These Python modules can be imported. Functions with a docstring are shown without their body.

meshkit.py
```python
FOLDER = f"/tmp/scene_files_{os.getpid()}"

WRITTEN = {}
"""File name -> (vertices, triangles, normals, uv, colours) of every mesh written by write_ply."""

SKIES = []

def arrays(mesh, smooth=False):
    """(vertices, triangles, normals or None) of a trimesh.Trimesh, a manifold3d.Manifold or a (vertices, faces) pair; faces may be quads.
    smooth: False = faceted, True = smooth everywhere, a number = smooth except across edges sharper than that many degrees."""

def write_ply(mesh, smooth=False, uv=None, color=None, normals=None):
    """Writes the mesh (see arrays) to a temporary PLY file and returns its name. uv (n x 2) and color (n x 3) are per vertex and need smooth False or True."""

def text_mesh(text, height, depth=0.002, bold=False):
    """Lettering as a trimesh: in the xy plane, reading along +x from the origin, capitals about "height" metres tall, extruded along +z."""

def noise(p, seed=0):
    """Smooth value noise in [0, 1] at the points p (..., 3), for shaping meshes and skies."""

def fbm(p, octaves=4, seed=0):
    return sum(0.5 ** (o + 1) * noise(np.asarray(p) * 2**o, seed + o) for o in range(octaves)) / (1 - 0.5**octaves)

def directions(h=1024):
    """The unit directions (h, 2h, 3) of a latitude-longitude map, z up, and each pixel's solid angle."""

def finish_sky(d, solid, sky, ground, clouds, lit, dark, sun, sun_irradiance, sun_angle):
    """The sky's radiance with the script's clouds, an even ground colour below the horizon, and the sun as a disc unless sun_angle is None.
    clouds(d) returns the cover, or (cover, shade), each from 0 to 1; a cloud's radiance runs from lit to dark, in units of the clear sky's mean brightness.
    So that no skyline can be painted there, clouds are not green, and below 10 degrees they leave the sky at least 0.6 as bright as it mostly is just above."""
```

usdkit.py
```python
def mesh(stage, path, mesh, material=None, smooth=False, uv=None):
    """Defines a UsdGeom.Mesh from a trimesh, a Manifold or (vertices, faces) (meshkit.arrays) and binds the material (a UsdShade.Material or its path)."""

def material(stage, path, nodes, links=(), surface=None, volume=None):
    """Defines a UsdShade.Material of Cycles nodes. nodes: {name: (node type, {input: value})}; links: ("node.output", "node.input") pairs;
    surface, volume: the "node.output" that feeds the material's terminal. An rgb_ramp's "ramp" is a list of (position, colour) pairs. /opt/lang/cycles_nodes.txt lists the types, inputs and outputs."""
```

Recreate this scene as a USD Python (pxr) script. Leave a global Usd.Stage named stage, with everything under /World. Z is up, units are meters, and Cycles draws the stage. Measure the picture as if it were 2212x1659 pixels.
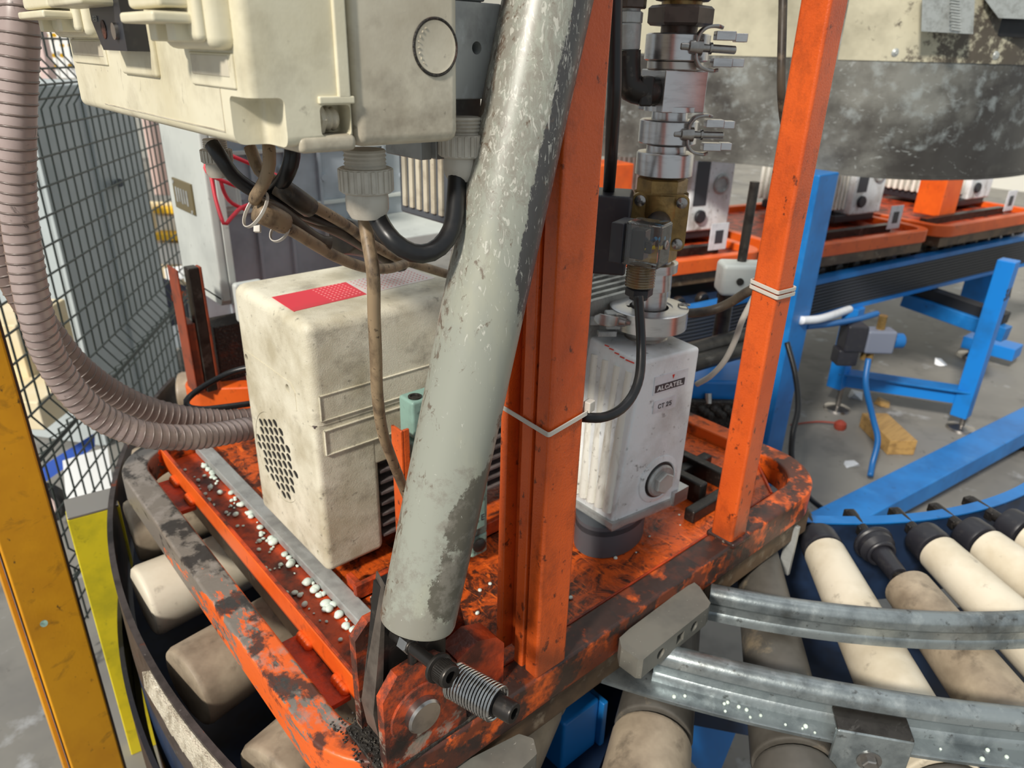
import math, random
import numpy as np, trimesh, usdkit, meshkit
from pxr import Usd, UsdGeom, UsdLux, UsdShade, Gf, Sdf
from shapely.geometry import Polygon, Point, box as sbox
from shapely import affinity
from shapely.ops import unary_union
import manifold3d as m3

random.seed(7); rng = np.random.default_rng(7)
stage = Usd.Stage.CreateInMemory()
UsdGeom.SetStageUpAxis(stage, UsdGeom.Tokens.z); UsdGeom.SetStageMetersPerUnit(stage, 1.0)
UsdGeom.Xform.Define(stage, '/World'); UsdGeom.Scope.Define(stage, '/World/Looks')

# ---------------------------------------------------------------- camera, light, exposure
F_PX, W_PX, H_PX = 1564.25, 2212, 1659
RIGHT = np.array([0.75332129, -0.65715327, 0.02562471]); UP = np.array([0.2545083, 0.32723809, 0.91002239]); FWD = np.array([0.60640957, 0.67901754, -0.41376638])
EYE = np.array([0, 0, 1.10])
cam = UsdGeom.Camera.Define(stage, '/World/camera')
cam.CreateHorizontalApertureAttr(36.0); cam.CreateFocalLengthAttr(36.0 * F_PX / W_PX)
cam.CreateFStopAttr(12.0); cam.CreateFocusDistanceAttr(0.50); cam.CreateClippingRangeAttr(Gf.Vec2f(0.02, 200))
cam.CreateExposureAttr(-0.38)
cam.AddTransformOp().Set(Gf.Matrix4d(*map(float, [*RIGHT, 0, *UP, 0, *(-FWD), 0, *EYE, 1])))
dome = UsdLux.DomeLight.Define(stage, '/World/hall_light'); dome.CreateIntensityAttr(0.21); dome.CreateColorAttr(Gf.Vec3f(0.86, 0.95, 1.0))
sun = UsdLux.DistantLight.Define(stage, '/World/window_light'); sun.CreateIntensityAttr(150.0); sun.CreateAngleAttr(6.0); sun.CreateColorAttr(Gf.Vec3f(1.0, 0.94, 0.84))
def aim(prim, d):
    d = np.array(d, float); z = -d / np.linalg.norm(d); x = np.cross([0, 0, 1.0], z); x /= np.linalg.norm(x); y = np.cross(z, x)
    UsdGeom.Xformable(prim).AddTransformOp().Set(Gf.Matrix4d(*map(float, [*x, 0, *y, 0, *z, 0, 0, 0, 0, 1])))
aim(sun, (0.80, 0.22, -0.62))
for i, (lx, ly) in enumerate(((-1.2, 1.0), (1.4, 0.2), (1.4, 3.0), (4.0, 1.6))):
    l = UsdLux.RectLight.Define(stage, f'/World/hall_lamp_{i+1}'); l.CreateWidthAttr(0.35); l.CreateHeightAttr(1.6); l.CreateIntensityAttr(7.0); l.CreateColorAttr(Gf.Vec3f(1, 0.98, 0.95))
    l.AddTranslateOp().Set(Gf.Vec3d(lx, ly, 4.6))

def pw(px, py, d):            # the point at depth d (metres along the viewing axis) seen in the photograph at (px, py)
    return EYE + d * (FWD + (px - W_PX / 2) / F_PX * RIGHT - (py - H_PX / 2) / F_PX * UP)
def pz(px, py, z):
    r = pw(px, py, 1) - EYE; return EYE + r * ((z - EYE[2]) / r[2])

# ---------------------------------------------------------------- materials
def lin(c):
    c = np.array(c, float) / 255; return tuple(np.where(c <= 0.04045, c / 12.92, ((c + 0.055) / 1.055) ** 2.4))
_M = {}
def paint(name, base, rough=0.45, metal=0.0, layers=(), bump=None, spec=0.5, trans=0.0, aniso=0, tint=None):
    """Principled surface; layers = (colour, scale(s), lo, hi, amount, {detail, dist, add: [(source, from, to, weight)], rough})."""
    n = {'g': ('geometry', {}), 'p': ('principled_bsdf', {'roughness': rough, 'metallic': metal, 'specular_ior_level': spec, 'transmission_weight': trans})}
    L = []
    need = any('add' in (l[5] if len(l) > 5 else {}) for l in layers)
    if need:
        n['sp'] = ('separate_xyz', {}); n['sn'] = ('separate_xyz', {}); L += [('g.position', 'sp.vector'), ('g.normal', 'sn.vector')]
    col = None; rg = None
    for i, l in enumerate(layers):
        c, sc, lo, hi, amt = l[:5]; o = l[5] if len(l) > 5 else {}
        sc = (sc,) * 3 if np.ndim(sc) == 0 else sc
        n[f'm{i}'] = ('mapping', {'scale': sc, 'location': (1.7 * i + 0.3, 2.1 * i, 0.9 * i), 'rotation': o.get('rot', (0, 0, 0))}); L.append(('g.position', f'm{i}.vector'))
        n[f'n{i}'] = ('noise_texture', {'scale': 1.0, 'detail': o.get('detail', 5.0), 'roughness': o.get('nr', 0.6), 'distortion': o.get('dist', 0.0)}); L.append((f'm{i}.vector', f'n{i}.vector'))
        out = f'n{i}.fac'
        for j, (src, a, b, w) in enumerate(o.get('add', ())):
            n[f'a{i}_{j}'] = ('map_range', {'from_min': a, 'from_max': b, 'to_min': 0.0, 'to_max': w, 'clamp': True})
            L.append((('sn.' if src[0] == 'n' else 'sp.') + src[-1], f'a{i}_{j}.value'))
            n[f's{i}_{j}'] = ('math', {'math_type': 'add'}); L += [(out, f's{i}_{j}.value1'), (f'a{i}_{j}.result', f's{i}_{j}.value2')]; out = f's{i}_{j}.value'
        n[f'r{i}'] = ('map_range', {'from_min': lo, 'from_max': hi, 'to_min': 0.0, 'to_max': amt, 'clamp': True}); L.append((out, f'r{i}.value'))
        n[f'c{i}'] = ('mix_color', {'b': lin(c)}); L.append((f'r{i}.result', f'c{i}.fac'))
        if col: L.append((col, f'c{i}.a'))
        else: n[f'c{i}'][1]['a'] = lin(base)
        col = f'c{i}.result'
        if 'rough' in o:
            n[f'q{i}'] = ('mix_float', {'b': o['rough']}); L.append((f'r{i}.result', f'q{i}.fac'))
            if rg: L.append((rg, f'q{i}.a'))
            else: n[f'q{i}'][1]['a'] = rough
            rg = f'q{i}.result'
    if col: L.append((col, 'p.base_color'))
    else: n['p'][1]['base_color'] = lin(base)
    if rg: L.append((rg, 'p.roughness'))
    if bump:
        n['bm'] = ('mapping', {'scale': (bump[0],) * 3 if np.ndim(bump[0]) == 0 else bump[0]}); n['bn'] = ('noise_texture', {'scale': 1.0, 'detail': 3.0}); n['bb'] = ('bump', {'strength': bump[1], 'distance': bump[2]})
        L += [('g.position', 'bm.vector'), ('bm.vector', 'bn.vector'), ('bn.fac', 'bb.height'), ('bb.normal', 'p.normal')]
    _M[name] = usdkit.material(stage, '/World/Looks/' + name, n, L, surface='p.BSDF'); return _M[name]

OR = (228, 98, 30)
DIRT = (34, 28, 24)
paint('orange', OR, 0.42, layers=[((200, 72, 22), 14, .42, .7, .55), (DIRT, (60, 60, 40), .60, .74, .5), (DIRT, 9, .56, .8, .45)], bump=(420, .12, .002))
paint('orange_post', (212, 90, 32), 0.34, layers=[((170, 62, 24), 10, .45, .75, .6), (DIRT, (120, 120, 90), .64, .72, .75, {'add': [('z', .95, .6, .05)]}), ((70, 36, 22), (24, 24, 14), .52, .74, .55, {'detail': 8, 'nr': .75}), (DIRT, (14, 14, 8), .58, .8, .5, {'add': [('z', .72, .6, .16)]})], bump=(520, .25, .0015))
paint('orange_rim', OR, 0.42, layers=[
    (DIRT, (38, 38, 38), .58, .74, .8, {'add': [('x', .21, .30, .22), ('x', .64, .76, -.17), ('y', .45, .40, .04)], 'detail': 8}),
    ((120, 112, 104), (46, 15, 46), .53, .56, 1.0, {'add': [('nz', .5, .9, -.015), ('nz', .9, .5, -.10), ('y', .55, .84, .30), ('x', .20, .24, -.6), ('x', .166, .158, .05)], 'detail': 8, 'nr': .7, 'rough': .33}),
    ((150, 142, 136), 60, .50, .66, .6, {'add': [('y', .86, .97, .25), ('x', .20, .24, -.8), ('nz', .8, .2, -.3)]}),
    (DIRT, (90, 30, 90), .60, .68, .8, {'detail': 8}),
    ((40, 36, 34), 25, .60, .66, .9, {'add': [('x', .155, .21, .10), ('y', .40, .35, .12), ('x', .24, .32, -.1), ('nz', .2, .9, .06)], 'detail': 7})], bump=(160, .2, .002))
paint('orange_floor', (200, 84, 26), 0.38, layers=[(DIRT, (30, 30, 30), .47, .60, .9, {'detail': 8, 'nr': .72, 'dist': 1.5, 'add': [('y', .55, .40, .03), ('x', .45, .55, -.08), ('x', .25, .36, .05), ('x', .36, .46, -.02)]}), ((240, 110, 34), (120, 26, 60), .58, .64, .7, {'dist': 2.0, 'rot': (0, 0, .6)}), (DIRT, 160, .58, .66, .6, {'detail': 4})], bump=(120, .35, .003))
paint('orange_dirty', (205, 74, 26), 0.45, layers=[(DIRT, (26, 26, 26), .44, .62, .92, {'detail': 8}), ((120, 40, 24), 18, .4, .7, .6)], bump=(150, .3, .003))
paint('grime', (40, 36, 32), 0.6, layers=[((90, 84, 74), 240, .55, .7, .8), ((110, 50, 24), 24, .6, .72, .7)], bump=(260, .6, .004))
paint('vent_black', (26, 24, 24), 0.7)
paint('dark_steel', (72, 68, 64), 0.38, .75, layers=[((40, 36, 34), 40, .45, .65, .7), ((120, 116, 110), (30, 160, 30), .6, .7, .5)], bump=(300, .1, .001))
paint('black_steel', (52, 49, 47), 0.36, .6, layers=[((100, 92, 84), 120, .55, .7, .5)])
paint('steel', (168, 164, 160), 0.28, .95, layers=[((110, 106, 104), 60, .45, .7, .5)])
paint('spring_steel', (190, 188, 186), 0.2, 1.0, layers=[((120, 116, 112), 90, .5, .7, .5)])
paint('alu', (198, 196, 196), 0.27, .9, layers=[((140, 136, 136), (40, 40, 160), .5, .72, .4)], bump=((300, 300, 900), .05, .001))
paint('alu_dull', (168, 170, 168), 0.42, .25, layers=[((112, 112, 112), 40, .45, .7, .6), ((190, 194, 194), (120, 30, 60), .55, .7, .5)], bump=(260, .1, .001))
paint('galvanised', (150, 158, 160), 0.36, .65, layers=[((96, 104, 108), 26, .45, .65, .7), ((186, 192, 192), (60, 60, 30), .55, .7, .5), ((60, 58, 54), 90, .62, .7, .7), ((70, 64, 54), 14, .5, .7, .85, {'add': [('z', .536, .524, .2), ('z', .545, .538, -.3)]})], bump=(200, .12, .002))
paint('brown_steel', (88, 76, 70), 0.4, .8, layers=[((50, 42, 40), 50, .45, .65, .6)])
paint('brass', (158, 128, 76), 0.36, .55, layers=[((92, 76, 48), 40, .42, .66, .7)], bump=(240, .2, .002))
paint('black_plastic', (38, 38, 44), 0.42, layers=[((70, 68, 66), 120, .55, .75, .45)])
paint('black_rubber', (24, 24, 26), 0.36, layers=[((60, 54, 50), 70, .5, .75, .3)])
paint('rubber_belt', (30, 32, 36), 0.5); paint('belt_ridge', (58, 60, 66), 0.4)
paint('tan_cable', (150, 128, 100), 0.5, layers=[((74, 58, 44), (70, 70, 40), .46, .66, .85), ((48, 38, 30), 190, .6, .68, .8)])
paint('dark_cable', (78, 68, 56), 0.5, layers=[((40, 34, 30), 40, .42, .66, .9), ((128, 110, 90), 60, .58, .7, .5)])
paint('nylon', (206, 200, 190), 0.35, trans=0.15)
paint('rust_post', (140, 62, 36), 0.5, layers=[((70, 44, 36), 30, .45, .65, .8)])
paint('hinge_dirty', (196, 76, 30), 0.42, layers=[((58, 44, 38), (40, 40, 40), .38, .54, .92, {'detail': 8, 'nr': .7}), ((30, 27, 25), 24, .50, .62, .9, {'detail': 8, 'add': [('z', .64, .60, .14)]}), ((150, 146, 132), 50, .64, .70, .7, {'add': [('z', .645, .615, .10), ('nz', .2, .9, -.2)]})], bump=(160, .3, .002))
paint('red_cable', (206, 40, 58), 0.45)
paint('hose', (174, 157, 153), 0.34, layers=[((128, 106, 98), 9, .42, .66, .7), ((60, 52, 50), 60, .64, .72, .7, {'dist': 1.0})], spec=.6)
paint('hose_dark', (128, 110, 104), 0.42, layers=[((92, 76, 70), 12, .42, .66, .7)])
paint('hose_rib', (112, 98, 92), 0.35)
paint('cream', (226, 219, 194), 0.42, layers=[((206, 196, 164), 12, .42, .68, .8), ((150, 138, 112), 30, .52, .78, .5), ((96, 84, 68), (70, 70, 50), .64, .74, .5, {'dist': 1.2})], bump=(500, .06, .001))
paint('cream_side', (206, 198, 178), 0.42, layers=[((168, 156, 134), 14, .42, .68, .8), ((112, 98, 82), 26, .54, .76, .7, {'add': [('z', 1.12, 1.06, .05)]}), ((70, 58, 48), 110, .66, .73, .5)], bump=(500, .06, .001))
paint('pump_cream', (222, 216, 196), 0.52, layers=[((176, 166, 140), 15, .40, .66, .85), ((104, 94, 80), (24, 24, 30), .55, .78, .62, {'detail': 8, 'nr': .72, 'add': [('ny', -.5, -.9, .05), ('nz', .5, .9, .04)]}), ((60, 54, 46), 130, .63, .72, .5)], bump=(700, .22, .0015))
paint('pump_fin', (108, 98, 96), 0.5, layers=[((60, 52, 52), 40, .45, .65, .8)])
paint('white_paint', (226, 231, 234), 0.42, layers=[((170, 168, 162), 14, .45, .7, .7), ((60, 54, 50), 90, .62, .72, .8), ((120, 108, 96), (30, 30, 12), .60, .72, .7, {'add': [('z', .68, .62, .1)]})], bump=(420, .2, .0015))
paint('rib_white', (224, 223, 214), 0.45, layers=[((158, 148, 132), (60, 60, 16), .54, .72, .7), ((70, 60, 50), 120, .62, .72, .7)], bump=(420, .2, .0015))
paint('fin_grey', (176, 176, 170), 0.5, .1, layers=[((90, 90, 88), 30, .45, .65, .8)], bump=(300, .2, .002))
paint('dark_foot', (82, 86, 92), 0.45, layers=[((90, 92, 96), 20, .5, .7, .5)])
paint('mint', (132, 164, 152), 0.45, layers=[((98, 120, 112), 30, .45, .7, .7), ((50, 54, 50), 60, .58, .7, .8, {'add': [('z', .70, .64, .1)]})])
paint('red_tape', (214, 48, 62), 0.5, layers=[((186, 60, 66), 20, .45, .7, .6)])
paint('white_tape', (216, 204, 198), 0.5, layers=[((170, 150, 140), 30, .5, .7, .8)])
paint('pink_dot', (214, 120, 116), 0.5); paint('pale_dot', (238, 150, 150), 0.5)
paint('label_white', (216, 220, 226), 0.35, layers=[((178, 180, 180), 60, .5, .7, .5)]); paint('label_dark', (58, 60, 66), 0.4); paint('label_light', (228, 230, 232), 0.4); paint('label_red', (214, 52, 34), 0.4)
paint('lug_steel', (104, 96, 88), 0.4, .3, layers=[((60, 54, 50), 40, .45, .68, .8)])
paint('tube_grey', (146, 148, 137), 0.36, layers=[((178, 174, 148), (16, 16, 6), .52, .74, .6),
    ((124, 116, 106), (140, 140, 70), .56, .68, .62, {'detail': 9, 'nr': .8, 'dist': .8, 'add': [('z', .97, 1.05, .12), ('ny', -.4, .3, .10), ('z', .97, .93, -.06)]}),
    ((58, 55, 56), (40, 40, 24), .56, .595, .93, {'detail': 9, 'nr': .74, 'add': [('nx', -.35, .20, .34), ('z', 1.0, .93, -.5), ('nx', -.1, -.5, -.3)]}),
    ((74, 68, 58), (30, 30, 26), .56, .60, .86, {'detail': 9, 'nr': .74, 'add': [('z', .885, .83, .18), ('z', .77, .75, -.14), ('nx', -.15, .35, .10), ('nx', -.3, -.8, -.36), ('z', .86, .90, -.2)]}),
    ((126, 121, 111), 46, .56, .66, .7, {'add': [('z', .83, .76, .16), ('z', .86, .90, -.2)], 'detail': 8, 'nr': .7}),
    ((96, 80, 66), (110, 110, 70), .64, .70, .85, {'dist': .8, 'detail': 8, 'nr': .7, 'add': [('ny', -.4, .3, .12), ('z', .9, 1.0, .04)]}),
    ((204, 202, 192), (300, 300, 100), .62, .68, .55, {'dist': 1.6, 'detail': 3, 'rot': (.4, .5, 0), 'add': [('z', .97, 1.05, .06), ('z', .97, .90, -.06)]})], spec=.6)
paint('grey_shell', (196, 200, 196), 0.45, layers=[((160, 164, 162), 8, .45, .7, .6), ((110, 110, 108), 60, .64, .74, .5)])
paint('grey_inner', (164, 172, 180), 0.5, layers=[((112, 118, 124), 10, .45, .7, .6)])
paint('bronze_plate', (120, 108, 78), 0.4, .3)
paint('blue', (22, 116, 190), 0.4, layers=[((16, 74, 132), 6, .42, .66, .6), ((54, 130, 196), 20, .55, .75, .5), ((30, 38, 48), 50, .64, .74, .6)], bump=(300, .06, .001))
paint('blue_bright', (20, 122, 206), 0.4, layers=[((34, 84, 132), 5, .5, .7, .7)])
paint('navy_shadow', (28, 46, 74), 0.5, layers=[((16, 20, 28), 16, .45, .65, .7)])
paint('yellow_post', (222, 156, 20), 0.42, layers=[((196, 130, 14), 10, .42, .66, .6), ((60, 50, 34), (110, 110, 60), .645, .72, .85), ((120, 84, 24), (16, 16, 26), .6, .74, .6, {'dist': 1.5})], bump=(300, .08, .001))
paint('yellow_sheet', (226, 208, 40), 0.45, layers=[((170, 164, 40), 16, .45, .68, .7), ((98, 92, 40), 60, .6, .74, .5)])
paint('band', (92, 84, 82), 0.42, .6, layers=[((60, 54, 52), 40, .45, .65, .7), ((150, 70, 36), 30, .63, .7, .8), ((180, 176, 172), 130, .66, .72, .6)])
paint('foam_tape', (206, 196, 176), 0.85, layers=[((150, 138, 118), 70, .45, .66, .9), ((236, 230, 214), 200, .56, .7, .7)], bump=(500, .9, .004))
paint('roller_white', (226, 216, 196), 0.4, layers=[((196, 182, 156), 12, .42, .68, .8), ((110, 100, 88), 40, .62, .74, .6)])
paint('roller_brown', (176, 160, 138), 0.46, layers=[((120, 106, 90), 13, .42, .66, .9), ((70, 62, 54), 34, .56, .74, .7)])
paint('roller_dark', (96, 92, 86), 0.48, layers=[((72, 68, 62), 14, .42, .66, .9), ((150, 134, 110), 30, .58, .7, .6)])
paint('sled_board', (110, 88, 66), 0.55, layers=[((60, 48, 38), 12, .42, .66, .9), ((150, 136, 116), 40, .58, .7, .6)])
paint('bumper_grey', (112, 110, 102), 0.5, layers=[((84, 84, 80), 20, .45, .65, .6), ((196, 192, 184), 300, .68, .72, .8)])
paint('hood_metal', (132, 132, 126), 0.44, .35, layers=[((82, 80, 74), 6, .42, .62, .85, {'detail': 8}), ((56, 52, 50), (3.0, 3.0, 4.0), .46, .60, .85, {'add': [('x', 1.95, 2.2, .10), ('z', .86, 1.05, .04)], 'detail': 8}), ((176, 180, 178), (16, 16, 34), .635, .68, .5, {'dist': 3.5, 'detail': 3, 'rot': (.5, .3, .2), 'add': [('x', 2.0, 2.2, -.06)]}), ((170, 178, 178), 26, .52, .70, .55, {'add': [('z', .90, .855, .2), ('z', .92, .90, -.3)]})], bump=(60, .1, .003))
paint('hood_panel', (196, 190, 166), 0.45, .25, layers=[((150, 144, 124), 8, .42, .66, .7), ((70, 60, 52), (26, 26, 26), .52, .60, .9, {'detail': 8, 'nr': .72, 'add': [('x', 1.80, 2.02, .10), ('x', 1.9, 1.75, -.2)]})], bump=(60, .1, .003))
paint('sheet_metal', (176, 180, 178), 0.4, .4, layers=[((140, 142, 138), 60, .45, .65, .8, {'nr': .8})])
paint('fence_green', (58, 66, 64), 0.4, .2)
paint('cabinet_grey', (180, 188, 190), 0.5, layers=[((156, 166, 168), 5, .45, .7, .6)])
paint('concrete', (134, 131, 125), 0.6, layers=[((112, 110, 108), 2.2, .42, .66, .85, {'detail': 8}), ((76, 74, 74), 5, .54, .72, .7, {'detail': 8}), ((184, 186, 190), 9, .60, .70, .6), ((60, 56, 52), 40, .66, .74, .7)], bump=(60, .1, .002))
paint('wall_grey', (206, 204, 196), 0.7)
paint('wood', (176, 140, 84), 0.6, layers=[((130, 100, 60), (6, 60, 60), .45, .65, .8)])
paint('cardboard', (222, 204, 164), 0.7, layers=[((236, 228, 208), 4, .45, .65, .7)])
paint('tote_white', (236, 238, 238), 0.4); paint('tote_blue', (36, 82, 180), 0.4); paint('yellow_tag', (236, 186, 30), 0.5); paint('pinkish', (216, 190, 184), 0.6); paint('cloth_dark', (62, 62, 74), 0.9); paint('red_box', (150, 60, 44), 0.6)
paint('pellet', (216, 228, 218), 0.4, layers=[((150, 160, 148), 40, .5, .7, .6)])
paint('clear_plastic', (236, 236, 228), 0.03, trans=.96); paint('hose_blue', (24, 96, 160), 0.4); paint('regulator_grey', (110, 116, 132), 0.5); paint('silver_flange', (190, 184, 178), 0.3, .8)
paint('wire_yellow', (220, 196, 40), 0.4); paint('wire_blue', (60, 140, 190), 0.4)

# ---------------------------------------------------------------- geometry helpers
cat = trimesh.util.concatenate
def V(*a): return np.array(a, float)
def unit(v): v = np.asarray(v, float); return v / np.linalg.norm(v)
def hull(pts): return trimesh.convex.convex_hull(np.asarray(pts, float))
_oct = [unit(V(i, j, k)) for i in (0, 1, 2) for j in (0, 1, 2) for k in (0, 1, 2) if i + j + k in (2, 3, 4) and max(i, j, k) == 2 or (i, j, k) == (1, 1, 1)]
def rb(x0, y0, z0, x1, y1, z1, b=0.002):
    """A box with rounded edges of radius b."""
    if b <= 0:
        m = trimesh.creation.box((x1 - x0, y1 - y0, z1 - z0)); m.apply_translation(((x0 + x1) / 2, (y0 + y1) / 2, (z0 + z1) / 2)); return m
    c = V(x0 + x1, y0 + y1, z0 + z1) / 2; h = V(x1 - x0, y1 - y0, z1 - z0) / 2 - b
    return hull([c + V(sx, sy, sz) * (h + b * o) for sx in (-1, 1) for sy in (-1, 1) for sz in (-1, 1) for o in _oct])
def frame(w, hint=(0, 0, 1)):
    w = unit(w); hint = V(*hint)
    if abs(w @ unit(hint)) > .98: hint = V(1, 0, 0) if abs(w[0]) < .9 else V(0, 1, 0)
    u = unit(np.cross(hint, w)); return u, np.cross(w, u), w
def place(m, o, w, hint=(0, 0, 1), u=None):
    """m's z axis goes to w and its x axis to u (or to hint x w), its origin to o."""
    if u is not None:
        w = unit(w); u = unit(V(*u) - w * (V(*u) @ w)); v = np.cross(w, u)
    else: u, v, w = frame(w, hint)
    T = np.eye(4); T[:3, 0], T[:3, 1], T[:3, 2], T[:3, 3] = u, v, w, o
    m = m.copy(); m.apply_transform(T); return m
def obox(o, w, sx, sy, sz, b=0.002, hint=(0, 0, 1), u=None): return place(rb(-sx / 2, -sy / 2, -sz / 2, sx / 2, sy / 2, sz / 2, b), o, w, hint, u)
def lathe(prof, o, w, n=32, hint=(0, 0, 1)):
    """prof: (radius, height) pairs from bottom to top."""
    m = trimesh.creation.revolve(np.array(prof, float), sections=n); m.fix_normals(); return place(m, o, w, hint)
def cyl(p0, p1, r, r2=None, n=24, b=0.0):
    p0, p1 = V(*p0), V(*p1); h = np.linalg.norm(p1 - p0); r2 = r if r2 is None else r2
    pr = [(0, 0), (r - b, 0), (r, b), (r2, h - b), (r2 - b, h), (0, h)] if b else [(0, 0), (r, 0), (r2, h), (0, h)]
    return lathe(pr, p0, p1 - p0, n)
def prism(poly, h, o, w, u=None, hint=(0, 0, 1)):
    if not hasattr(poly, 'geom_type'): poly = Polygon(poly)
    gs = getattr(poly, 'geoms', [poly])
    return place(cat([trimesh.creation.extrude_polygon(g, h, engine='earcut') for g in gs]), o, w, hint, u)
def hexn(o, w, af, h, b=.0006, u=None):
    r = af / math.sqrt(3); k = [(math.cos(a), math.sin(a)) for a in np.arange(6) * math.pi / 3]
    pts = [(r * q * x, r * q * y, z) for q, z in ((1 - b / r * 2, 0), (1, b * 1.6), (1, h - b * 1.6), (1 - b / r * 2, h)) for x, y in k]
    return place(hull(pts), o, w, (0, 0, 1), u)
def smooth_path(pts, step=0.006):
    """Centripetal-like Catmull-Rom through pts, resampled evenly."""
    p = np.asarray(pts, float)
    if len(p) > 2:
        e = np.vstack([2 * p[0] - p[1], p, 2 * p[-1] - p[-2]]); out = []
        for i in range(len(p) - 1):
            a, b, c, d = e[i:i + 4]
            for t in np.linspace(0, 1, 16, endpoint=False):
                out.append(.5 * (2 * b + (c - a) * t + (2 * a - 5 * b + 4 * c - d) * t * t + (3 * b - a - 3 * c + d) * t ** 3))
        p = np.vstack([out, p[-1:]])
    s = np.concatenate([[0], np.cumsum(np.linalg.norm(np.diff(p, axis=0), axis=1))]); k = max(2, int(s[-1] / step) + 1); q = np.linspace(0, s[-1], k)
    return np.stack([np.interp(q, s, p[:, i]) for i in range(3)], 1)
def frames(p, closed=False):
    t = np.gradient(p, axis=0) if not closed else np.roll(p, -1, 0) - np.roll(p, 1, 0)
    t /= np.linalg.norm(t, axis=1, keepdims=True); u = frame(t[0])[0]; U = []
    for k in t: u = unit(u - k * (u @ k)); U.append(u)
    U = np.array(U); return t, U, np.cross(t, U)
def sweep(p, sec, closed=False, cap=True, UV=None):
    """sec: (k,2) or (len(p),k,2) closed cross-section in the frame (U, V)."""
    p = np.asarray(p, float); t, U, Vv = frames(p, closed) if UV is None else (None, *UV)
    sec = np.asarray(sec, float); sec = np.broadcast_to(sec, (len(p),) + sec.shape[-2:]); k = sec.shape[1]
    v = (p[:, None] + sec[:, :, :1] * U[:, None] + sec[:, :, 1:] * Vv[:, None]).reshape(-1, 3); n = len(p); f = []
    i, j = np.meshgrid(np.arange(n if closed else n - 1), np.arange(k), indexing='ij'); i, j = i.ravel(), j.ravel(); a = i * k + j; b = i * k + (j + 1) % k; c = ((i + 1) % n) * k + (j + 1) % k; d = ((i + 1) % n) * k + j
    f = np.vstack([np.stack([a, b, c], 1), np.stack([a, c, d], 1)])
    if cap and not closed:
        v = np.vstack([v, p[:1] + sec[0].mean(0)[0] * U[:1] + sec[0].mean(0)[1] * Vv[:1], p[-1:] + sec[-1].mean(0)[0] * U[-1:] + sec[-1].mean(0)[1] * Vv[-1:]]); q = np.arange(k); r = (q + 1) % k
        f = np.vstack([f, np.stack([r, q, np.full(k, n * k)], 1), np.stack([(n - 1) * k + q, (n - 1) * k + r, np.full(k, n * k + 1)], 1)])
    m = trimesh.Trimesh(v, f, process=False); trimesh.repair.fix_normals(m); return m
def circ(r, n=12): a = np.arange(n) * 2 * math.pi / n; return np.stack([r * np.cos(a), r * np.sin(a)], 1)
def tube(pts, r, n=12, step=0.006, closed=False):
    p = smooth_path(pts, step); return sweep(p, circ(r, n), closed)
def torus(o, w, R, r, n=40, k=10):
    u, v, w = frame(w); a = np.arange(n) * 2 * math.pi / n
    return sweep(np.array([o + R * (math.cos(t) * u + math.sin(t) * v) for t in a]), circ(r, k), True)
def helix(path, R, r, pitch, k=6, seg=14):
    p = smooth_path(path, .004) if len(path) > 2 else np.linspace(path[0], path[1], 200); t, U, W = frames(p)
    s = np.concatenate([[0], np.cumsum(np.linalg.norm(np.diff(p, axis=0), axis=1))]); n = int(s[-1] / pitch * seg); q = np.linspace(0, s[-1], n); a = q / pitch * 2 * math.pi
    I = lambda A: np.stack([np.interp(q, s, A[:, i]) for i in range(3)], 1)
    return sweep(I(p) + R * (np.cos(a)[:, None] * I(U) + np.sin(a)[:, None] * I(W)), circ(r, k))
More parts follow.
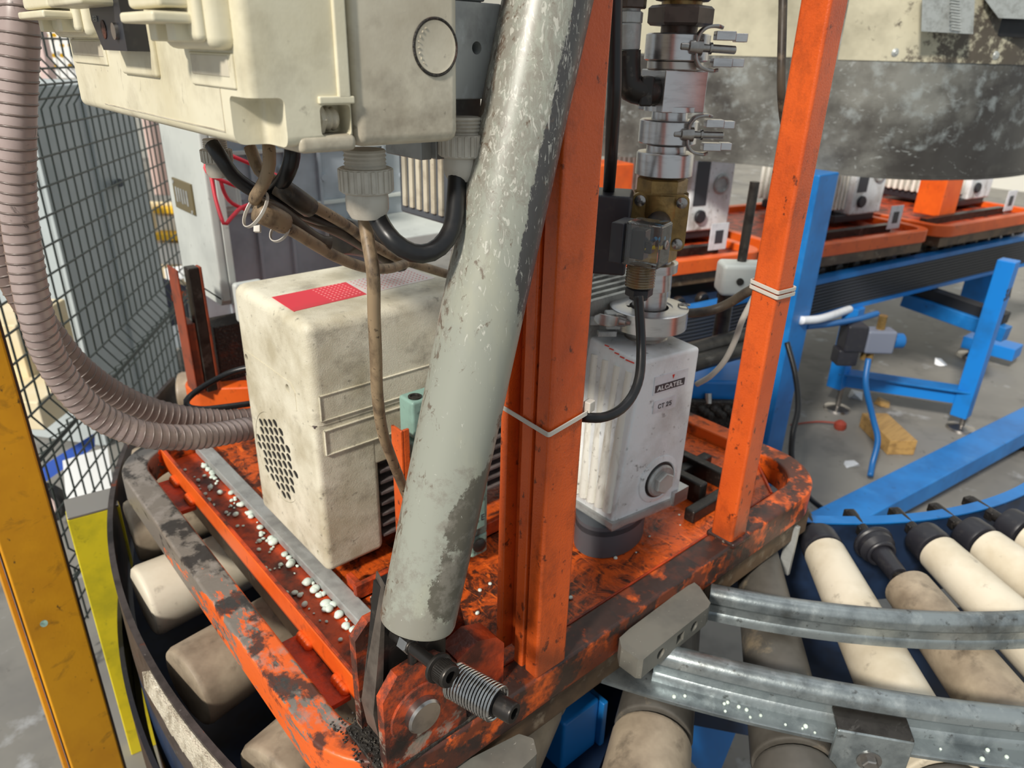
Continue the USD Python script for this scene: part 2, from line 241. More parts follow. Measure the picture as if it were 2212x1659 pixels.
def rrect(x0, y0, x1, y1, r, n=10):
    out = []
    for cx, cy, a0 in ((x1 - r, y1 - r, 0), (x0 + r, y1 - r, 90), (x0 + r, y0 + r, 180), (x1 - r, y0 + r, 270)):
        out += [(cx + r * math.cos(math.radians(a0 + t)), cy + r * math.sin(math.radians(a0 + t))) for t in np.linspace(0, 90, n)]
    return out
def rsec(a, b, r, n=4):
    """a x b rounded rectangle cross-section."""
    return np.array(rrect(-a / 2, -b / 2, a / 2, b / 2, r, n))
def ring(x0, y0, x1, y1, r, width, z0, z1, b=.003):
    """Closed rounded-rectangle frame of a flat bar, edges rounded."""
    mid = np.array(rrect(x0 + width / 2, y0 + width / 2, x1 - width / 2, y1 - width / 2, r - width / 2, 12)); keep = np.linalg.norm(mid - np.roll(mid, 1, 0), axis=1) > 1e-6; mid = mid[keep]
    dense = []
    for a, b2 in zip(mid, np.roll(mid, -1, 0)):
        k = max(1, int(np.linalg.norm(b2 - a) / .03)); dense += [a + (b2 - a) * t for t in np.linspace(0, 1, k, endpoint=False)]
    mid = np.array(dense); t = np.roll(mid, -1, 0) - np.roll(mid, 1, 0); t /= np.linalg.norm(t, axis=1, keepdims=True); n = np.stack([t[:, 1], -t[:, 0]], 1)
    p = np.column_stack([mid, np.full(len(mid), (z0 + z1) / 2)]); return sweep(p, rsec(width, z1 - z0, b), True, UV=(np.column_stack([n, np.zeros(len(n))]), np.tile([0, 0, 1.0], (len(n), 1))))
def arc(c, R, a0, a1, prof, n=40):
    """prof (dr, z) swept round the centre c from a0 to a1 degrees."""
    a = np.radians(np.linspace(a0, a1, n)); d = np.stack([np.cos(a), np.sin(a), np.zeros(n)], 1)
    return sweep(np.column_stack([c[0] + R * d[:, 0], c[1] + R * d[:, 1], np.zeros(n)]), np.array(prof, float), UV=(d, np.tile([0, 0, 1.0], (n, 1))))
def man(m): 
    m = trimesh.Trimesh(m.vertices, m.faces); m.merge_vertices(); return m3.Manifold(m3.Mesh(np.asarray(m.vertices, np.float32), np.asarray(m.faces, np.uint32)))
def cut(a, *bs):
    r = man(a)
    for b in bs: r = r - man(b)
    q = r.to_mesh(); return trimesh.Trimesh(q.vert_properties[:, :3], q.tri_verts)
def text(s, h, o, w, u, depth=.0006, bold=False, width=None):
    m = meshkit.text_mesh(s, h, depth, bold); e = m.extents
    if width: m.apply_scale((width / e[0], 1, 1))
    b = m.bounds; m.apply_translation((-(b[0][0] + b[1][0]) / 2, -(b[0][1] + b[1][1]) / 2, 0)); return place(m, o, w, u=u)

# ---------------------------------------------------------------- objects
_used = {}
def numbered(parent, name):
    k = _used.get((parent, name), -1) + 1; _used[(parent, name)] = k
    return name if k == 0 else f'{name}_{k:03d}'
ORIGIN = {}
def meta(p, label=None, category=None, group=None, kind=None):
    for k, v in (('label', label), ('category', category), ('group', group), ('kind', kind)):
        if v: p.SetCustomDataByKey(k, v)
def thing(name, label, category, loc=(0, 0, 0), group=None):
    path = '/World/' + numbered('/World', name); x = UsdGeom.Xform.Define(stage, path); x.AddTranslateOp().Set(Gf.Vec3d(*map(float, loc))); ORIGIN[path] = V(*loc)
    meta(x.GetPrim(), label, category, group); return path
def part(parent, name, mesh, mat, label=None, kind=None, smooth=35):
    """A Mesh under a thing (or under a part of it); the mesh is given in the world."""
    if isinstance(mesh, (list, tuple)): mesh = cat(mesh)
    path = parent + '/' + numbered(parent, name); o = ORIGIN[parent]; m = mesh.copy(); m.apply_translation(-o)
    p = usdkit.mesh(stage, path, m, '/World/Looks/' + mat, smooth); ORIGIN[path] = o; meta(p.GetPrim(), label, kind=kind); return path
def obj(name, mesh, mat, label=None, category=None, group=None, kind=None, smooth=35):
    """A top-level thing that is one mesh."""
    if isinstance(mesh, (list, tuple)): mesh = cat(mesh)
    b = mesh.bounds; o = V((b[0][0] + b[1][0]) / 2, (b[0][1] + b[1][1]) / 2, b[0][2]); m = mesh.copy(); m.apply_translation(-o)
    path = '/World/' + numbered('/World', name); p = usdkit.mesh(stage, path, m, '/World/Looks/' + mat, smooth); p.AddTranslateOp().Set(Gf.Vec3d(*map(float, o))); ORIGIN[path] = o
    meta(p.GetPrim(), label, category, group, kind); return path
def copy_of(src, loc, rotz, label, category, group=None):
    name = src.split('/')[-1]; path = '/World/' + numbered('/World', name); x = UsdGeom.Xform.Define(stage, path)
    x.GetPrim().GetReferences().AddInternalReference(src); x.GetPrim().SetInstanceable(True)
    x.ClearXformOpOrder(); x.AddTranslateOp(opSuffix='c').Set(Gf.Vec3d(*map(float, loc))); x.AddRotateZOp(opSuffix='c').Set(float(rotz)); meta(x.GetPrim(), label, category, group); return path
X, Yv, Zv = V(1, 0, 0), V(0, 1, 0), V(0, 0, 1)

# ================================================================ the setting
obj('floor', rb(-3, -3, -.06, 9, 9, 0, 0), 'concrete', kind='structure')
obj('wall_back', rb(-3, 8.6, 0, 9, 8.75, 5, 0), 'wall_grey', kind='structure')
obj('wall_right', rb(8.6, -3, 0, 8.75, 8.6, 5, 0), 'wall_grey', kind='structure')

# ================================================================ the conveyor curve under the carrier
CC = (1.38, .84)
def polar(R, a, z, c=CC): return V(c[0] + R * math.cos(math.radians(a)), c[1] + R * math.sin(math.radians(a)), z)
TOPZ = .519
def roller_axis(a):
    k = .0368; f = lambda R: polar(R, a, TOPZ - R * k)
    return f, k
def roller(a, mats, label, broken=False):
    f, k = roller_axis(a); t = thing('conveyor_roller', label, 'roller', f(1.0), 'tapered rollers of the conveyor curve')
    def seg(R0, R1, b=.004, r=None): 
        p, q = f(R0), f(R1); L = np.linalg.norm(q - p); r0, r1 = R0 * k, R1 * k
        b0 = b1 = b
        return lathe([(0, 0), (r0 - b0, 0), (r0 - b0 * .3, b0 * .3), (r0, b0), (r1, L - b1), (r1 - b1 * .3, L - b1 * .3), (r1 - b1, L), (0, L)], p, q - p, 32)
    part(t, 'axle', cyl(f(.645), f(1.06), .008), 'black_steel')
    s0 = .735
    if not broken: part(t, 'end_cap', seg(.70, .733, .006), 'black_plastic', 'black end cap')
    else:
        s0 = .80; part(t, 'end_cap', [lathe([(0, 0), (.012, 0), (.024, .004), (.024, .02), (.014, .028), (.012, .075), (0, .075)], f(.705), f(.8) - f(.705)), torus(f(.712), f(.8) - f(.7), .022, .005), torus(f(.735), f(.8) - f(.7), .017, .003)], 'black_plastic', 'bare black bearing hub where the sleeve has slipped back')
    Rs = np.linspace(1.0, 1.4, 400); dist = np.array([np.linalg.norm(polar(q, a, 0)[:2] - np.array((1.239, .693))) for q in Rs]); Re = 1.27 if a > 205 else float(Rs[np.argmin(np.abs(dist - (1.137 - .020)))])
    cuts = [s0, 1.075, Re]
    for i in range(2): part(t, 'sleeve', seg(cuts[i] + .0015, cuts[i + 1] - .0015, .003 if i == 0 else .007), mats[i])
    return t
RL = [(250.0, 'roller_white', 'roller_dark', 'rightmost white tapered roller, only its dark cap and a bit of sleeve in view'), (243.9, 'roller_white', 'roller_dark', 'white tapered roller second from the right, its end cap worn grey'), (237.8, 'roller_white', 'roller_dark', 'white tapered roller between the one with the slipped sleeve and the far right ones'),
      (231.5, 'roller_brown', 'roller_dark', 'dusty beige tapered roller whose sleeve has slipped off its black hub'), (225.4, 'roller_white', 'roller_dark', 'clean white tapered roller nearest the right corner of the orange carrier'),
      (218.2, 'roller_dark', 'roller_dark', 'grey brown roller passing beneath both galvanised guide rails'), (211.0, 'roller_dark', 'roller_brown', 'large pale roller under the rail start, beside the blue leg at the bottom'), (204.0, 'roller_brown', 'roller_brown', 'roller hidden under the front edge of the carrier'),
      (196.2, 'roller_brown', 'roller_brown', 'beige roller nearest the front left corner of the carrier'), (188.6, 'roller_brown', 'roller_brown', 'beige roller half way along the left edge of the carrier, end chewed and brown'), (181.0, 'roller_brown', 'roller_white', 'paler roller towards the back of the left edge of the carrier'),
      (173.6, 'roller_white', 'roller_brown', 'roller crossing under the orange cross plate at the back left of the carrier'), (166.2, 'roller_brown', 'roller_brown', 'roller under the back corner of the carrier below the hoses'), (151.5, 'roller_brown', 'roller_brown', 'beige roller behind the cream pump housing, next to the rusty post')]
for a, m0, m1, lab in RL: roller(a, (m0, m1), lab, broken=abs(a - 231.5) < .1)

# inner and outer side frames
t = thing('inner_side_frame', 'blue curved side frame holding the inner ends of the white rollers', 'conveyor frame', polar(.66, 225, .3))
ci = (1.355, .821)
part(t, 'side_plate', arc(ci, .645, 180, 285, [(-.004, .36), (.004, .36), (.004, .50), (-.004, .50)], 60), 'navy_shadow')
part(t, 'top_flange', arc(ci, .645, 180, 285, [(-.014, .497), (.004, .497), (.004, .502), (-.014, .502)], 60), 'blue')
for a in (225.4, 231.5, 237.8, 243.9, 250): part(t, 'axle_bracket', obox(polar(.662, a, .492), polar(1, a, 0) - polar(0, a, 0), .016, .014, .05, .002), 'black_steel')
co = (1.239, .693); RO = 1.137
t = thing('outer_side_band', 'rusty steel band curving along the left of the conveyor, torn foam strip on it', 'conveyor frame', V(.103, .69, .38))
part(t, 'band', arc(co, RO, 140, 212, [(-.004, .395), (.003, .395), (.003, .5), (-.004, .5)], 70), 'band')
n = 260; a = np.radians(np.linspace(181.0, 212, n)); d = np.stack([np.cos(a), np.sin(a), np.zeros(n)], 1)
ragged = .462 + .010 * meshkit.fbm(np.stack([a * 300, a * 0, a * 0], 1), 4) - .03 * np.clip((a - a[0]) / .3, 0, 1) + .028 * np.exp(-(a - a[0]) * 60)
sec = np.stack([np.stack([np.full(n, .0032), ragged], 1), np.stack([np.full(n, .0105), ragged + .003], 1), np.stack([np.full(n, .012), np.full(n, .478)], 1), np.stack([np.full(n, .0075), np.full(n, .496)], 1), np.stack([np.full(n, .0032), np.full(n, .497)], 1)], 1)
part(t, 'foam_strip', sweep(np.column_stack([co[0] + RO * d[:, 0], co[1] + RO * d[:, 1], np.zeros(n)]), sec, UV=(d, np.tile([0, 0, 1.0], (n, 1)))), 'foam_tape', 'torn beige foam strip glued along the band')
part(t, 'lower_channel', arc(co, RO, 140, 212, [(.006, .24), (.020, .24), (.020, .335), (.014, .335), (.014, .248), (.006, .248)], 60), 'black_plastic')
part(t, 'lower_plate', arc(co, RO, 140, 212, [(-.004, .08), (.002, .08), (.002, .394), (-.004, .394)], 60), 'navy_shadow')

def pan(R0, R1, a0, a1, z): return arc(CC, 0.0, a0, a1, [(R0, z - .004), (R1, z - .004), (R1, z), (R0, z)], 40)
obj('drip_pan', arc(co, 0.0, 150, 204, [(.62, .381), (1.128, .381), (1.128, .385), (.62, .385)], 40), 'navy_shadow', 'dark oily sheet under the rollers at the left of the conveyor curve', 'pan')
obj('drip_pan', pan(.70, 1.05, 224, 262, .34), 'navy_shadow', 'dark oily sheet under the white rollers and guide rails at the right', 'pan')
# blue legs and clutter under the curve
def leg(name, lo, hi, mat, label, foot=True):
    t = thing(name, label, 'conveyor leg', ((lo[0] + hi[0]) / 2, (lo[1] + hi[1]) / 2, 0))
    part(t, 'upright', rb(*lo, *hi, .004), mat)
    if foot: part(t, 'foot', [rb(lo[0] - .03, lo[1] - .03, 0.0, hi[0] + .03, hi[1] + .03, .012, .002)], mat)
    return t
q = pw(1215, 1560, .82); t = leg('blue_stanchion', (q[0] - .028, q[1] - .028, .012), (q[0] + .028, q[1] + .03, .455), 'blue_bright', 'bright blue leg below the front edge of the carrier, left of the pale roller')
part(t, 'flange', rb(q[0] + .028, q[1] - .034, .012, q[0] + .036, q[1] + .03, .45, .002), 'blue')
q = pw(1505, 1590, 1.05); obj('blue_rag', hull([q + V(*p) for p in ((-.05, 0, .02), (.06, -.03, .0), (.02, .05, .05), (-.02, -.05, -.04), (.07, .02, -.05), (0, .02, .07))]), 'blue_bright', 'crumpled light blue plastic scrap lying below the rollers at the bottom', 'scrap')
t = thing('cross_beam', 'dark blue cross beam of the conveyor frame seen in the gaps between the rollers', 'beam', (.75, .5, .28))
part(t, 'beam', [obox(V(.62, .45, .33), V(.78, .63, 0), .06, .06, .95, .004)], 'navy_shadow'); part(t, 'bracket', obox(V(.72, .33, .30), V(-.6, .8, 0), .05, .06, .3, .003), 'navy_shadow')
q = pw(1392, 1395, .93); t = thing('sensor', 'small white capped black sensor under the upper guide rail', 'sensor', q)
part(t, 'body', cyl(q + V(0, 0, -.05), q, .016, b=.002), 'black_plastic'); part(t, 'white_cap', cyl(q + V(0, 0, -.07), q + V(0, 0, -.05), .012, b=.002), 'label_white'); part(t, 'bracket', rb(q[0] - .08, q[1] - .015, q[2] - .004, q[0] + .05, q[1] + .015, q[2] + .002, .001), 'black_steel')

# galvanised guide rails
def guide(c, R, a0, a1, z, label, ledge):
    t = thing('guide_rail', label, 'rail', polar(R, (a0 + a1) / 2, z - .045, c))
    top = [(-.011, z - .012)] + [(.011 * math.cos(u), z - .010 + .010 * math.sin(u)) for u in np.radians(np.linspace(170, 10, 9))] + [(.0115, z - .015), (.009, z - .018), (.0075, z - .021), (.0075, z - .030), (.010, z - .033), (.011, z - .040), (-.011, z - .040)]
    part(t, 'channel', arc(c, R, a0, a1, top[::-1], 80), 'galvanised')
    if ledge:
        part(t, 'lower_flange', arc(c, R, a0 - 3, a1, [(-.011, z - .0445), (.030, z - .0435), (.031, z - .039), (.028, z - .0385), (-.011, z - .0402)], 80), 'galvanised')
        pts = []
        for k in range(26):
            a = a0 + 1 + (a1 - a0) * rng.random() * .55; s = .0012 + .0012 * rng.random(); m = trimesh.creation.icosphere(1, s); m.apply_translation(polar(R + .013 + .014 * rng.random(), a, z - .0382, c)); pts.append(m)
        part(t, 'dust_grain', pts, 'pellet', 'white dust grains caught on the flange', kind='stuff')
    return t
cw, cu = (1.622, .935), (1.330, .7785)
ang = lambda c, p: math.degrees(math.atan2(p[1] - c[1], p[0] - c[0])) % 360
aw = ang(cw, pz(1415, 1415, .56)); au = ang(cu, pz(1535, 1275, .56))
guide(cw, 1.2955, aw, aw + 26, .5645, 'lower galvanised guide rail with a dirty ledge, the one nearest the viewer', True)
guide(cu, .854, au, au + 42, .5645, 'upper galvanised guide rail, between the lower rail and the white rollers', False)
# the plate that carries the lower rail
p = pz(1880, 1515, .555); a = ang(cw, p); er = V(math.cos(math.radians(a)), math.sin(math.radians(a)), 0); et = np.cross(er, Zv)
o = polar(1.2955 + .033, a, .510, cw)
t = thing('rail_bracket', 'grey steel plate with one hex bolt carrying the lower guide rail', 'bracket', o - Zv * .08)
part(t, 'plate', obox(o + V(0, 0, -.03), er, .066, .13, .006, .0015, u=et), 'galvanised')
part(t, 'strap', obox(o + V(0, 0, .034) - er * .012, Zv, .066, .026, .004, .001, u=et), 'dark_steel')
part(t, 'bolt', [hexn(o + er * .003 + Zv * .005, er, .013, .008), cyl(o + er * .003 + Zv * .005, o + er * .0045 + Zv * .005, .011)], 'steel', 'hex bolt with washer')
# grey bumper block at the start of the rails
z = .586; bp = [pz(*q, z)[:2] for q in ((1338, 1378), (1360, 1358), (1480, 1268), (1500, 1258), (1512, 1268), (1535, 1302), (1530, 1312), (1405, 1412), (1390, 1425), (1378, 1424), (1342, 1398))]
poly = Polygon(bp).buffer(.004).buffer(-.004); body = prism(poly, .024, V(0, 0, z - .024), Zv, u=X)
hx = unit(np.append(np.array(bp[6]) - np.array(bp[7]), 0)); hn = np.cross(Zv, hx); hn = hn if hn @ V(1, -1, 0) > 0 else -hn
mid = V(*(np.array(bp[6]) + np.array(bp[7])) / 2, z - .012)
holes = [cyl(mid + hx * s - hn * .012, mid + hx * s + hn * .02, .006, n=20) for s in (-.030, .026)] + [obox(mid + hx * .002, hn, .012, .012, .012, 0)]
t = thing('bumper_block', 'grey plastic deflector block lying across the start of both guide rails, against the carrier', 'bumper', V(*np.mean(bp, 0), z - .03))
part(t, 'block', cut(body, *holes), 'bumper_grey')
part(t, 'mounting_stud', [cyl(mid + hx * s - hn * .016, mid + hx * s - hn * .004, .005) for s in (-.030, .026)], 'black_steel')

bp2 = [pz(*q, .558)[:2] for q in ((985, 1662), (1122, 1592), (1146, 1600), (1152, 1626), (1085, 1690), (1000, 1725))]
obj('bumper_block', prism(Polygon(bp2).buffer(.003), .03, V(0, 0, .528), Zv, u=X), 'bumper_grey', 'grey block under the front corner of the carrier at the bottom edge of the picture', 'bumper')
# ================================================================ the carrier (orange pallet with its posts)
t = thing('pump_carrier', 'worn orange steel carrier frame with two upright posts, standing on the rollers', 'carrier', (.52, .66, .56)); CAR = t
part(t, 'rim', ring(.155, .333, .885, .99, .085, .031, .56, .60, .0035), 'orange_rim')
fp = Polygon([(.28, .377), (.80, .377), (.852, .43), (.852, .955), (.28, .955)])
part(t, 'floor_plate', prism(fp, .004, V(0, 0, .578), Zv, u=X), 'orange_floor')
part(t, 'plate_flange', [rb(.28, .3755, .566, .80, .3785, .583, .001), obox(V(.826, .403, .577), V(1, 1, 0), .003, .016, .076, .0005, u=V(1, -1, 0))], 'orange_dirty')
part(t, 'angle_bar', [rb(.2155, .372, .572, .2195, .958, .6005, .0012), rb(.2195, .372, .5725, .290, .958, .5765, .001)], 'orange_dirty', smooth=False)
part(t, 'bar_face', rb(.2138, .372, .574, .2156, .958, .6002, .0006), 'orange', 'clean orange side of the long angle bar')
for y0, y1 in ((.445, .545), (.83, .915)): part(t, 'cross_plate', rb(.184, y0, .567, .2145, y1, .573, .001), 'orange_dirty')
for y in (.46, .53, .845, .90): part(t, 'weld_bead', [trimesh.creation.icosphere(2, .0055).apply_translation((.2125, y + s, .575)) for s in (-.008, -.003, .003, .008)], 'orange')
part(t, 'skid_rail', [rb(.2585, .50, .5775, .277, .955, .589, .0015)], 'alu_dull', 'bare aluminium rail beside the cream pump housing')
part(t, 'foot_rail', [rb(.2785, .545, .582, .285, .565, .60, .001), rb(.275, .538, .582, .52, .5445, .602, .001), rb(.275, .538, .582, .52, .562, .586, .001)], 'orange_dirty')
# front post: a folded channel with a slot down its left side
zt = 1.42
part(t, 'post', [rb(.3365, .334, .5985, .3735, .3500, zt, .003)], 'orange_post')
part(t, 'post_lip', [rb(.3360, .3525, .5985, .3735, .3640, zt, .002), rb(.3480, .3640, .5985, .3735, .3800, zt, .001), rb(.3350, .3800, .5985, .3735, .3880, zt, .002)], 'orange_post')
# rear right post
part(t, 'post', [rb(.6380, .3345, .5985, .6690, .3625, zt, .0035)], 'orange_post')
part(t, 'post_foot_weld', [obox(V(.6535, .3485, .600), Zv, .038, .034, .008, .003)], 'hinge_dirty')
# hinge plates on the front corner
def yplate(pts, y0, y1): return prism(Polygon(pts), y1 - y0, V(0, y1, 0), V(0, -1, 0), u=X)
fpl = [(.186, .599), (.262, .599), (.2595, .640), (.252, .672), (.237, .688), (.216, .694), (.199, .693), (.186, .676)]
part(t, 'hinge_plate', cut(yplate(fpl, .337, .346), cyl(V(.2165, .30, .647), V(.2165, .36, .647), .0147, n=40)), 'hinge_dirty')
part(t, 'hinge_plate', yplate([(.192, .599), (.300, .599), (.2985, .64), (.289, .685), (.262, .707), (.204, .707), (.192, .695)], .384, .393), 'hinge_dirty')
part(t, 'hinge_base', rb(.182, .336, .599, .300, .394, .603, .001), 'grime')
part(t, 'spring_block', yplate([(.258, .599), (.312, .599), (.312, .645), (.303, .657), (.283, .665), (.262, .658)], .350, .372), 'orange_dirty', 'orange block behind the spring')
part(t, 'plate_boss', cyl(V(.2165, .3355, .647), V(.2165, .338, .647), .026, b=.001, n=40), 'hinge_dirty')
part(t, 'hinge_pin', lathe([(0, 0), (.0145, 0), (.0145, .068), (.0130, .070), (0, .070)], V(.2165, .398, .647), V(0, -1, 0), 40), 'steel', 'polished end of the hinge pin')
part(t, 'grease_nipple', [cyl(V(.215, .3415, .692), V(.215, .3415, .705), .0035), cyl(V(.215, .3415, .705), V(.215, .3415, .7065), .0045, .003)], 'black_steel')
gr = []
for k in range(420):
    u = rng.random(); x, y, s = .175 + .15 * rng.random() ** 1.3, .338 + .07 * rng.random(), .0005 + .0008 * rng.random()
    m = trimesh.creation.icosphere(0, s); m.apply_translation((x, y, .6005 if not (.182 < x < .30 and .336 < y < .394) else .6035)); gr.append(m)
part(t, 'grit', gr, 'grime', 'black gritty dirt round the hinge', kind='stuff')
obj('sled_board', [rb(.226, .340, .5215, .845, .965, .5575, .003)], 'sled_board', 'brown laminated board under the carrier, resting on the rollers', 'board')
q = pz(1705, 1250, .50); obj('side_shield', rb(.806, .334, .47, .812, .349, .548, .001), 'alu_dull', 'pale metal plate standing beside the brown board, left of the white rollers', 'plate')

# pellets
def pellets(name, spots, label):
    ms = []
    for x, y, z, s in spots:
        m = trimesh.creation.icosphere(1, 1.0); m.apply_scale((s, s * (.7 + .6 * rng.random()), s * .75)); m.apply_transform(trimesh.transformations.rotation_matrix(rng.random() * 6, (0, 0, 1))); m.apply_translation((x, y, z + s * .6)); ms.append(m)
    obj(name, ms, 'pellet', label, 'granules', kind='stuff', smooth=True)
sp = []
for k in range(150):
    y = .40 + .53 * rng.random(); x = .2565 - .035 * rng.random() ** 2.6; sp.append((x, y, .5768, .0012 + .0032 * rng.random() ** 2))
for y in (.478, .50, .515, .535, .56, .585, .60, .64, .66, .69): 
    sp += [(.2545 - .004 * rng.random(), y + .004 * rng.random(), .5768, .0034 + .0022 * rng.random()) for _ in range(2)]
pellets('plastic_granules', sp, 'pale green and white plastic granules spilled between the angle bar and the aluminium rail')
pellets('plastic_granules', [(.33 + .45 * rng.random(), .40 + .12 * rng.random(), .582, .001 + .0018 * rng.random() ** 2) for _ in range(40)] + [(.29 + .04 * rng.random(), .47 + .07 * rng.random(), .582, .001 + .0022 * rng.random()) for _ in range(22)], 'a few stray pale granules scattered over the orange floor plate')
obj('sweepings', [trimesh.creation.icosphere(1, .003 + .006 * rng.random()).apply_translation((.284 + .05 * rng.random(), .43 + .10 * rng.random(), .583)) for _ in range(150)], 'grime', 'heap of dark oily sweepings left of the grey tube foot', 'dirt', kind='stuff')

# ================================================================ the tilting grey tube
b0, b1 = V(.2126, .329, .743), V(.327, .3445, 1.1294); ax = unit(b1 - b0)
t = thing('swing_tube', 'scuffed grey tube leaning up in front of the orange post, on a dark hinge lug', 'tube', b0 - ax * .1)
Lt = np.linalg.norm(b1 - b0) + .16; R = .0262
part(t, 'tube', lathe([(R - .004, .004), (R - .0025, 0), (R - .0005, .0003), (R, .0025), (R, Lt), (R - .004, Lt)], b0, ax, 64), 'tube_grey')
lug = [(.1925, .752), (.2015, .770), (.234, .770), (.2465, .735), (.2460, .690), (.234, .640), (.2165, .628), (.200, .632), (.1925, .645)]
part(t, 'lug_plate', cut(yplate([(.201, .760), (.246, .760), (.253, .70), (.252, .664), (.238, .632), (.212, .622), (.1885, .628), (.1855, .655)], .352, .366), cyl(V(.2165, .30, .647), V(.2165, .42, .647), .0149, n=30)), 'black_steel', 'dark steel lug between the hinge plates')
part(t, 'lug_edge', [hull([V(*p) for p in ((.2005, .3505, .765), (.2045, .3675, .765), (.2015, .3505, .765), (.2055, .3675, .765), (.1850, .3505, .654), (.1850, .3675, .654), (.1880, .3505, .654), (.1880, .3675, .654), (.188, .3505, .628), (.188, .3675, .628), (.191, .3505, .628), (.191, .3675, .628))])], 'lug_steel')
part(t, 'tube_plug', lathe([(0, .003), (R - .0035, .003), (R - .0035, .02), (0, .02)], b0, ax, 40), 'dark_steel')
# spring set: nut, shoulder bolt, spring, end stud
e0, e1, e2 = pw(882, 1392, .510), pw(944, 1440, .488), pw(985, 1478, .492); e3 = pw(1090, 1548, .468)
t = thing('tension_spring', 'coil spring with its socket head bolt at the foot of the grey tube', 'spring', e2 - Zv * .03)
da = unit(e1 - e0); pa = e0 - da * .016
part(t, 'lug_nut', hexn(e0 - da * .006, da, .0115, .009), 'steel', 'bright hex nut')
part(t, 'stud', [cyl(e0 - da * .02, e1, .0044, b=.0006), torus(e0 + da * .004, da, .0044, .0011)], 'black_steel')
part(t, 'bolt_head', [lathe([(0, 0), (.0105, 0), (.0108, .0012), (.0105, .0024), (.008, .003), (.0082, .0042), (.0082, .013), (.0074, .0142), (.0042, .0142), (.0042, .009), (0, .009)], e1 + da * .0005, da, 40)] + [obox(e1 + da * .0085 + .0082 * (math.cos(q) * frame(da)[0] + math.sin(q) * frame(da)[1]), da, .0006, .0006, .0075, 0) for q in np.arange(36) * math.pi / 18], 'dark_steel', 'knurled socket head screw')
s0 = pw(984, 1470, .494); s1 = pw(1076, 1522, .474); ds = unit(s1 - s0)
part(t, 'coil', [helix([s0, s1], .0116, .00105, np.linalg.norm(s1 - s0) / 14.5, 8, 28), torus(s0, ds, .0116, .0012, 40, 8)], 'spring_steel')
part(t, 'coil_core', cyl(s0 + ds * .010, s1, .0085, n=24), 'black_rubber')
part(t, 'end_stud', [lathe([(0, 0), (.0072, 0), (.0072, .014), (.0064, .0152), (.0038, .0152), (.0038, .010), (0, .010)], s1 - ds * .002, ds, 32)], 'black_steel', 'black socket screw at the lower end')

# ================================================================ the cream pump with its motor
x0, y0, y1, zb, zt = .265, .578, .742, .5985, .876
t = thing('motor_housing', 'dirty cream plastic pump housing with a round vent, red and white tape on its top', 'pump', (.36, .66, .5985)); PUMP = t
zs = .771
vy, vz, vr = .6790, .6935, .0520
lower = cut(rb(x0, y0, zb, .334, y1, zs + .02, .007), rb(.2, .5, zs - .0003, .5, .8, zs + .1, 0), cyl(V(x0 - .01, vy, vz), V(x0 + .006, vy, vz), vr, n=48), *[cyl(V(x0 - .01, y, z), V(x0 + .004, y, z), .0028, n=12) for y, z in ((.735, .615), (.597, .615))])
part(t, 'lower_cover', lower, 'pump_cream', smooth=30)
part(t, 'lower_cover', rb(.326, y0 + .0006, .708, .470, y1, zs - .0004, .002), 'pump_cream')
upper = cut(rb(x0 - .0006, y0 - .0008, zs - .03, .470, y1 + .0006, zt, .012), rb(.2, .5, zs - .1, .5, .8, zs + .0003, 0), *[cyl(V(x0 - .01, y, z), V(x0 + .005, y, z), .0042, n=20) for y, z in ((.7245, .7975), (.6255, .7965))])
part(t, 'upper_cover', upper, 'pump_cream', smooth=30)
part(t, 'seam', rb(x0 + .0012, y0 + .0016, zs - .0012, .465, y1 - .001, zs + .0012, 0), 'pump_fin')
slots = []
for i, yy in enumerate(np.arange(-.0455, .0456, .0130)):
    for zz in np.arange(-.0495, .0496, .0099):
        z2 = zz + (.00495 if i % 2 else 0)
        if math.hypot(yy, z2) < vr - .006: slots.append(affinity.scale(Point(yy, z2).buffer(1, 6), .0058, .0045))
disc = Point(0, 0).buffer(vr - .0005, 24).difference(unary_union(slots))
part(t, 'vent_grille', prism(disc, .0010, V(x0 + .0014, vy, vz), V(-1, 0, 0), u=Yv), 'pump_cream', 'round grille of small upright slots', smooth=False)
part(t, 'vent_backing', cyl(V(x0 + .0017, vy, vz), V(x0 + .0050, vy, vz), vr - .0006, n=40), 'vent_black')
for y, z in ((.7245, .7975), (.6255, .7965)): part(t, 'cover_screw', cyl(V(x0 + .0045, y, z), V(x0 + .002, y, z), .0032, .0026, n=16), 'alu_dull', 'recessed screw')
st = Polygon([(-.736, .780), (-.612, .780), (-.612, .7985), (-.619, .8065), (-.736, .8065)])
part(t, 'step_panel', [prism(Polygon([(-.618, zs + .003), (-.724, zs + .003), (-.7305, zs + .006), (-.7305, .806), (-.618, .806), (-.609, .798), (-.609, zs + .006)]).buffer(-.001).difference(unary_union([Point(-.7245, .7975).buffer(.0035), Point(-.6255, .7965).buffer(.0045)])), .0016, V(x0 + .0004, 0, 0), V(-1, 0, 0), u=-Yv)], 'pump_cream', smooth=False)
def outline(xa, xb, za, zb2, w=.0013): return [rb(a, y0 - .0022, c, b, y0 - .0004, d, .0004) for a, b, c, d in ((xa, xb, za, za + w), (xa, xb, zb2 - w, zb2), (xa, xa + w, za, zb2), (xb - w, xb, za, zb2))]
part(t, 'label_panel', outline(.2725, .455, .776, .8035) + [rb(.2725, y0 - .0012, .776, .455, y0 - .0002, .8035, .0004)], 'pump_cream', smooth=False)
part(t, 'label_panel', outline(.2745, .455, .738, .766) + [rb(.2745, y0 - .0008, .738, .455, y0 + .0002, .766, .0004)], 'pump_cream', smooth=False)
tp = lambda a, b, c, d, dz: prism([a, b, c, d], dz, V(0, 0, zt - .0001), Zv, u=X)
